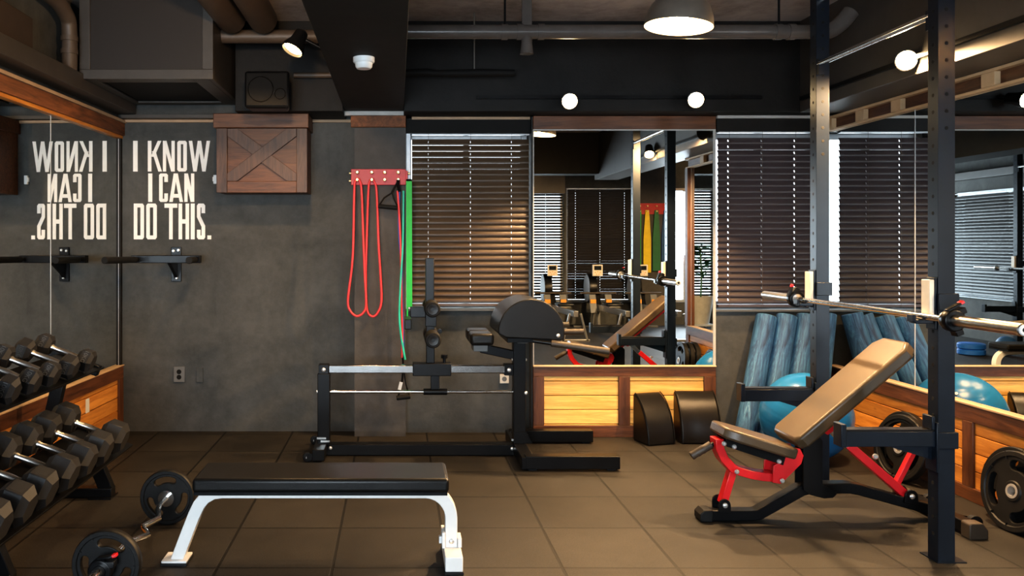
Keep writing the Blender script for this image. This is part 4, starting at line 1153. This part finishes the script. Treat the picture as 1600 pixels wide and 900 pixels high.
def acbox():
    x0, x1, y0, y1, z0, z1 = -2.005, -1.16, 5.15, 6.10, 2.45, CEIL-.002
    t = thing('grille_box', 'large boxed metal grille hanging from the ceiling at the left', 'ventilation box', (-1.58, 5.6, 2.45))
    f = .062
    m = MB(); m.bx(x0, x1, y0, y0+.03, z0, z0+f); m.bx(x0, x0+f*1.1, y0, y0+.03, z0+f, z1); m.bx(x1-f*1.1, x1, y0, y0+.03, z0+f, z1)
    m.build('front_frame', 'duct', t, .003)
    MB().bx(x0+f*1.1, x1-f*1.1, y0+.012, y0+.018, z0+f, z1).build('perforated_panel', 'perf', t)
    MB().bx(x1-.03, x1, y0+.03, y1, z0, z1).build('side_panel', 'duct', t, .003)
    m = MB(); m.bx(x0, x0+.10, y0+.03, y1, z0, z0+.012); m.bx(x1-.13, x1-.03, y0+.03, y1, z0, z0+.012); m.bx(x0+.1, x1-.13, y0+.03, y0+.11, z0, z0+.012); m.bx(x0+.1, x1-.13, y1-.09, y1, z0, z0+.012)
    m.build('bottom_frame', 'duct', t, .002)
    MB().bx(x0+.1, x1-.13, y0+.11, y1-.09, z0+.016, z0+.024).build('bottom_panel', 'ceiling_black', t)
    MB().bx(x0+.02, x1-.04, y0+.35, y1-.02, z0+.15, z1).build('inner_unit', 'ceiling_black', t)
acbox()
def speaker():
    x0, x1, y0, z0, z1 = -1.003, -.705, 5.36, 2.302, 2.548
    t = thing('wall_speaker', 'black loudspeaker mounted high beside the grille box', 'speaker', (-.85, 5.45, 2.30))
    MB().prism([(x0+.02, y0+.16), (x1-.02, y0+.16), (x1, y0), (x0, y0)], lambda u, v, tt: (u, v, tt), z0, z1).build('cabinet', 'black', t, .02, 3)
    MB().bx(x0+.014, x1-.014, y0-.008, y0+.001, z0+.016, z1-.016).build('grille', 'hole', t, .008, 2)
    MB().lathe([(.078, 0), (.082, -.005), (.086, 0)], (x0+.11, y0-.008, (z0+z1)/2), (0, 1, 0), 36).build('woofer_ring', 'vinyl', t)
    MB().lathe([(.032, 0), (.035, -.004), (.038, 0)], (x1-.06, y0-.008, (z0+z1)/2-.03), (0, 1, 0), 28).build('tweeter_ring', 'vinyl', t)
    MB().bx(-.88, -.83, y0+.155, 5.749, 2.40, 2.46).build('bracket', 'black', t)
speaker()
o = MB().bx(-2.125, -2.05, 3.7, 4.6, 2.4865, 2.68).build('duct_box', 'duct_brown', loc=(-2.1, 4.0, 2.4865), bevel=.006)
tag(o, 'brown boxed duct sitting on the ledge above the left mirror', 'duct')
# smoke detector
x, y = PX(568.5, 4.24), 4.24
t = thing('smoke_detector', 'white round smoke detector under the black beam', 'smoke detector', (x, y, 2.377))
MB().lathe([(0, 0), (.056, 0), (.056, -.022), (.052, -.028), (0, -.028)], (x, y, 2.377), (0, 0, 1), 32).build('base', 'white', t)
MB().lathe([(.046, 0), (.044, -.02), (.036, -.03), (0, -.033)], (x, y, 2.349), (0, 0, 1), 32).build('sensor_cap', 'white', t)
# tracks
m = MB(); m.bx(PX(745, 5.74), PX(1190, 5.74), 5.725, 5.749, PZ(155, 5.74), PZ(149.5, 5.74))
tag(m.build('light_track', 'black', loc=(1.5, 5.74, 2.43)), 'black lighting track on the back beam above the mirror', 'light track')
m = MB(); m.bx(2.812, 2.839, 2.2, 5.70, 2.412, 2.437)
tag(m.build('light_track', 'black', loc=(2.82, 4.0, 2.41)), 'black lighting track along the right beam', 'light track')
m = MB(); m.bx(-.407, -.3801, 3.0, 5.3, 2.56, 2.585)
tag(m.build('light_track', 'black', loc=(-.40, 4.2, 2.56)), 'black lighting track on the left side of the centre beam', 'light track')
def lamp(color, kind, loc, aim, power, size=.05, cone=150, blend=.35):
    l = bpy.data.lights.new('light', kind); l.energy = power; l.color = color
    if kind == 'SPOT': l.spot_size = R(cone); l.spot_blend = blend
    if kind == 'AREA':
        l.shape = 'RECTANGLE'; l.size, l.size_y = size
    else: l.shadow_soft_size = size
    o = bpy.data.objects.new('light', l); COL.objects.link(o); o.location = loc
    o.rotation_euler = (V(aim)-V(loc)).to_track_quat('-Z', 'Y').to_euler()
    return o
WARM = (1, .63, .31)
def spot(label, loc, aim, stem, power, strong=True, group='track spotlights', cone=108, rr=.05, aim2=None):
    loc = V(loc); ax = (V(aim)-loc).normalized()
    t = thing('track_spotlight', label, 'spotlight', tuple(loc), group)
    MB().lathe([(.0, -.13), (.03, -.13), (.04, -.12), (.045, -.06), (rr+.006, -.01), (rr+.008, .012), (rr+.002, .013), (rr, -.004), (0, -.02)], loc, ax, 28).build('lamp_housing', 'black', t)
    MB().lathe([(0, .008), (rr*.6, .006), (rr*.93, -.003), (rr*.99, -.008), (0, -.012)], loc, ax, 28).build('lamp_face', 'bulb' if strong else 'bulb_dim', t)
    MB().tube([loc-ax*.09, V(stem)], .011, 10).build('arm', 'black', t)
    ax2 = (V(aim2)-loc).normalized() if aim2 else ax
    lamp(WARM, 'SPOT', loc+ax*.03, loc+ax*.03+ax2, power, rr*.9, cone)
l1 = P(890, 158, 5.58); l2 = P(1087, 156, 5.58); l3 = V((2.79, 4.47, PZ(94, 4.47)))
spot('glowing track spotlight on the back beam, left one above the mirror', l1, (.3, 0, .9), (l1.x+.05, 5.735, 2.43), 170, aim2=(l1.x-.15, 5.0, 0))
spot('glowing track spotlight on the back beam, right one above the mirror', l2, (.8, 0, .9), (l2.x+.05, 5.735, 2.43), 170, aim2=(l2.x-.5, 4.9, 0))
spot('glowing track spotlight on the right beam above the pale blocks', l3, (.5, 0, 1.2), (2.82, 4.56, 2.42), 300, aim2=(1.9, 3.7, 0), cone=150)
spot('track spotlight at the near end of the right beam, seen in the back mirror', (2.77, 2.97, 2.40), (2.4, 4.4, .9), (2.82, 2.9, 2.42), 110, False, cone=140, aim2=(3.0, -1.2, .5))
spot('added unseen spotlight on a drop rod, brightening the rowing machine bay', (4.3, 2.5, 2.45), (3.35, -1.9, .7), (4.3, 2.56, 2.97), 420, False, group='added spotlights of the bay', cone=75)  # added fixture, brightens the dark bay reflected in the back mirror
spot('angled spotlight on the left of the centre beam', P(458, 76, 4.9), (-1.35, 4.3, 1.0), (-.395, 4.98, 2.57), 40, False, rr=.062, aim2=(-1.4, 4.9, 0), cone=140)
spot('spotlight on the left of the centre beam nearer the camera', (-.52, 3.15, 2.5), (-1.5, 6.1, 1.7), (-.395, 3.05, 2.57), 48, False, cone=110)
# pendant
def pendant(label, x, y, z, r, power):
    t = thing('pendant_lamp', label, 'pendant lamp', (x, y, z))
    ax = V((.10, .0, 1)).normalized()
    prof = [(r, 0), (r*1.0, .012), (r*.97, r*.30), (r*.85, r*.62), (r*.62, r*.90), (r*.30, r*1.08), (r*.20, r*1.2), (r*.20, r*1.45), (0, r*1.47)]
    MB().lathe(prof, (x, y, z), ax, 44).build('shade', 'pewter', t)
    MB().lathe([(r*.985, .001), (r*.985, .012), (r*.95, r*.30), (r*.83, r*.60), (r*.60, r*.87), (r*.28, r*1.04), (0, r*1.05)], (x, y, z), ax, 44).build('shade_lining', 'shade_in', t)
    MB().sph(V((x, y, z))+ax*r*.42, r*.30).build('bulb', 'bulb', t)
    MB().cyl(V((x, y, z))+ax*r*1.46, (x+.10*r*1.5, y, CEIL), .005).build('cord', 'black', t)
    lamp((1, .70, .38), 'SPOT', V((x, y, z))+ax*r*.05, (x, y, 0), power, .06, 155)
pendant('pewter dome pendant lamp hanging near the top centre of the view', PX(1060, 4.0), 4.0, PZ(42, 4.0), .163, 50)
pendant('added unseen dome pendant lamp brightening the rowing machine bay', 4.2, 1.9, 2.42, .163, 260)  # added outside the mirror's view to light the rowing machines
# loose wires
o = MB().tube(smooth([(2.835, 3.5, 2.62), (2.80, 3.55, 2.75), (2.74, 3.7, 2.80), (2.78, 3.8, 2.66), (2.83, 3.95, 2.60), (2.80, 4.1, 2.72), (2.77, 4.2, 2.86), (2.76, 4.3, 2.98)], 6), .004, 6).build('loose_cable', 'black', loc=(2.8, 3.8, 2.6))
tag(o, 'loose black cable looping on the right beam near the ceiling', 'cable')

# ------------------------------------------------------------------ things behind the camera, seen in the mirrors
def rower():
    t = thing('rowing_machine', 'rowing machine in front of the dark blinds, seen in the back mirror', 'rowing machine', (0, 0, 0), 'rowing machines')
    # flywheel end at local y=0, rail runs to +y
    MB().lathe([(.0, -.05), (.10, -.058), (.22, -.05), (.235, -.045)], (0, 0, .66), (1, 0, 0), 40).build('flywheel_cover', 'white', t)
    MB().lathe([(.234, -.05), (.25, -.045), (.255, 0), (.25, .075), (.20, .09), (0, .095)], (0, 0, .66), (1, 0, 0), 40).build('flywheel_rim', 'black', t)
    m = MB(); m.bx(.03, .11, -.05, .30, .36, .62); m.prism([(-.05, .62), (.16, .62), (.34, .36), (.0, .30)], lambda u, v, tt: (tt, u, v), .03, .13); m.build('body', 'black', t, .01)
    m = MB(); m.bx(-.28, .40, .02, .07, .0, .03); m.beam((.06, .05, .03), (.06, .1, .40), .05, .04, (0, 1, 0)); m.beam((.06, .38, .30), (.06, .42, .0), .05, .04, (0, 1, 0)); m.build('front_leg', 'grey_pl', t, .003)
    MB().beam((.06, .15, .36), (.06, 2.10, .40), .07, .085).build('rail', 'steel', t, .004)
    m = MB()
    for x in (-.10, .16): m.prism([(.48, .30), (.52, .28), (.40, .58), (.36, .58)], lambda u, v, tt: (tt, u, v), x, x+.11)
    m.build('foot_plates', 'grey_pl', t, .006)
    m = MB(); m.bx(-.09, .0, .44, .47, .44, .50); m.bx(.17, .26, .44, .47, .44, .50); m.build('foot_strap', 'orange', t)
    m = MB(); m.cyl((-.24, .36, .60), (.36, .36, .60), .014); m.build('pull_handle', 'grip', t)
    MB().bx(-.07, .19, 1.15, 1.42, .46, .50).build('seat', 'black', t, .02, 3)
    MB().bx(-.02, .14, 1.2, 1.4, .44, .465).build('seat_carriage', 'grey_pl', t)
    m = MB(); m.beam((-.12, 2.05, .0), (-.02, 2.05, .40), .03, .04, (0, 1, 0)); m.beam((.24, 2.05, .0), (.14, 2.05, .40), .03, .04, (0, 1, 0)); m.bx(-.15, .27, 2.03, 2.07, 0, .03); m.build('tail_leg', 'steel', t, .003)
    MB().tube([(.06, .05, .62), (.06, .10, .80), (.06, .30, .90)], .016, 10).build('monitor_arm', 'black', t)
    mo = MB().bx(-.025, .145, .30, .34, .88, 1.07).build('monitor', 'offwhite', t, .008)
    MB().bx(.0, .12, .34, .3425, .98, 1.05).build('screen', 'screen', mo)
    m = MB()
    for a, b in ((.02, .94), (.06, .955), (.10, .94), (.04, .91), (.08, .91)): m.bx(a-.008, a+.008, .34, .343, b-.006, b+.006)
    m.build('button', 'orange', mo)
    return t
r0 = rower()
for k, x in enumerate((2.53, 3.28, 4.03)):
    o = r0 if k == 0 else dup(r0, (0, 0, 0))
    o['label'] = ['rowing machine at the left of the row seen in the back mirror', 'middle rowing machine of the row seen in the back mirror', 'rowing machine at the right of the row seen in the back mirror, behind the posts'][k]
    o.location = (x, -1.98, 0)
# band board on the rear pillar
t = thing('band_rack', 'red board on the rear pillar with wide coloured bands, seen in the back mirror', 'band rack', (4.44, YR+.17, 1.95))
MB().bx(4.165, 4.80, YR+.161, YR+.185, 1.93, 2.12).build('board', 'red_board', t, .003)
for x in (4.20, 4.33, 4.49, 4.65, 4.775):
    for z in (1.98, 2.07): MB().cyl((x, YR+.185, z), (x, YR+.24, z), .014, seg=12).build('peg', 'gold', t)
for k, (x, w, mt, nm, z0) in enumerate(((4.33, .13, 'band_yellow', 'yellow', .92), (4.49, .13, 'band_dgreen', 'dark green', .95), (4.65, .14, 'band_blue', 'navy blue', .93), (4.20, .04, 'band_green', 'thin bright green', .98), (4.775, .03, 'tube_red', 'narrow red', 1.0))):
    m = MB(); m.prism([(x-.03, 2.0), (x+.03, 2.0), (x+w/2, 1.5), (x+w/2, z0), (x-w/2, z0), (x-w/2, 1.5)], lambda u, v, tt: (u, tt, v), YR+.195, YR+.215)
    tag(m.build('resistance_band', mt, loc=(x, YR+.2, z0)), '%s flat band hanging from the rear red board, seen in the back mirror' % nm, 'resistance band')
# dark panel hung high by the rear blinds
t = thing('wall_screen', 'dark square screen hanging above the rear blinds, seen in the back mirror', 'screen', (2.60, YR+.45, 2.25))
MB().bx(2.30, 2.86, YR+.42, YR+.48, 2.27, 2.80).build('panel', 'duct', t, .006)
MB().bx(2.55, 2.61, YR, YR+.42, 2.5, 2.56).build('bracket', 'black', t)
MB().bx(2.66, 2.69, YR+.4799, YR+.482, 2.775, 2.785).build('power_light', 'red', t)
# plant
t = thing('potted_plant', 'tall potted plant on a low stand, seen at the right edge of the back mirror', 'plant', (1.32, -1.55, 0))
MB().lathe([(0, .10), (.13, .10), (.20, .52), (.205, .55), (.185, .55), (.17, .50), (0, .50)], (1.32, -1.55, 0), (0, 0, 1), 28).build('pot', 'pot', t)
m = MB(); m.bx(1.15, 1.49, -1.72, -1.38, .07, .10)
for a in (1.17, 1.44):
    for b in (-1.70, -1.42): m.bx(a, a+.03, b, b+.03, 0, .07)
m.build('stand', 'alu', t)
m = MB(); m.tube([(1.32, -1.55, .5), (1.30, -1.56, .9), (1.33, -1.55, 1.35)], .014, 8); m.build('stem', 'leaf', t)
m = MB()
for k in range(46):
    z = .75+.8*random.random(); a = random.uniform(0, 2*pi); L = random.uniform(.16, .32)
    b0 = V((1.315, -1.555, z*.9)); dr = V((cos(a), sin(a), random.uniform(.1, .8))).normalized()
    sd = dr.cross(V((0, 0, 1))).normalized()*.028
    q = [b0, b0+dr*L*.5+sd, b0+dr*L+V((0, 0, -.05)), b0+dr*L*.5-sd]
    m.add([tuple(x) for x in q], [(0, 1, 2, 3)])
m.build('leaves', 'leaf', t)
# discs and balls on the floor behind the flat bench (seen in the right mirror)
for k in range(2):
    z = .075*k
    o = MB().lathe([(0, 0), (.14, 0), (.155, .012), (.155, .062), (.14, .074), (0, .074)], (-1.0, 1.5, z), (0, 0, 1), 36).build('balance_disc', 'disc_blue', loc=(-1.0, 1.5, z))
    tag(o, ['blue disc at the bottom of the stack on the floor, seen in the right mirror', 'blue disc on top of the stack on the floor, seen in the right mirror'][k], 'disc', 'stacked blue discs')
for k, (x, y) in enumerate(((-1.62, 1.75), (-1.36, 1.62))):
    o = MB().sph((x, y, .125), .125).build('medicine_ball', 'med_red' if k == 0 else 'band_blue', loc=(x, y, 0))
    tag(o, ['faded red medicine ball on the floor, seen in the right mirror', 'dark blue medicine ball on the floor, seen in the right mirror'][k], 'ball')

# ------------------------------------------------------------------ daylight
COOL = (.76, .89, 1.0)
lamp(COOL, 'AREA', (-.8, YR-.02, 1.35), (-.8, 4, 1.2), 165, (2.1, 1.7))  # cool fill from the added, unseen rear window
q = LW(5.75, -.02, 1.4); q2 = LW(5.75, 3, 1.0)
lamp((.80, .91, 1.0), 'AREA', (5.07, YR-.02, 1.4), (4.4, 1, .4), 60, (.5, 1.9))
w = bpy.data.worlds.new('daylight'); SC.world = w; w.use_nodes = True
bg = w.node_tree.nodes['Background']; bg.inputs[0].default_value = (.82, .92, 1, 1); bg.inputs[1].default_value = 3.6

# ------------------------------------------------------------------ camera and view
cam = bpy.data.cameras.new('camera'); co = bpy.data.objects.new('camera', cam); COL.objects.link(co)
co.location = (0, 0, H); co.rotation_euler = (pi/2, 0, 0)
cam.sensor_width = 36; cam.lens = F*36/1600; cam.shift_x = (800-CX)/1600; cam.shift_y = (CY-450)/1600
cam.clip_start = .05
SC.camera = co
SC.view_settings.view_transform = 'Standard'
SC.view_settings.look = 'Medium High Contrast'
SC.view_settings.exposure = 0.62
try:
    SC.cycles.max_bounces = 10; SC.cycles.glossy_bounces = 8; SC.cycles.use_denoising = True; SC.cycles.sample_clamp_indirect = 6
except Exception: pass
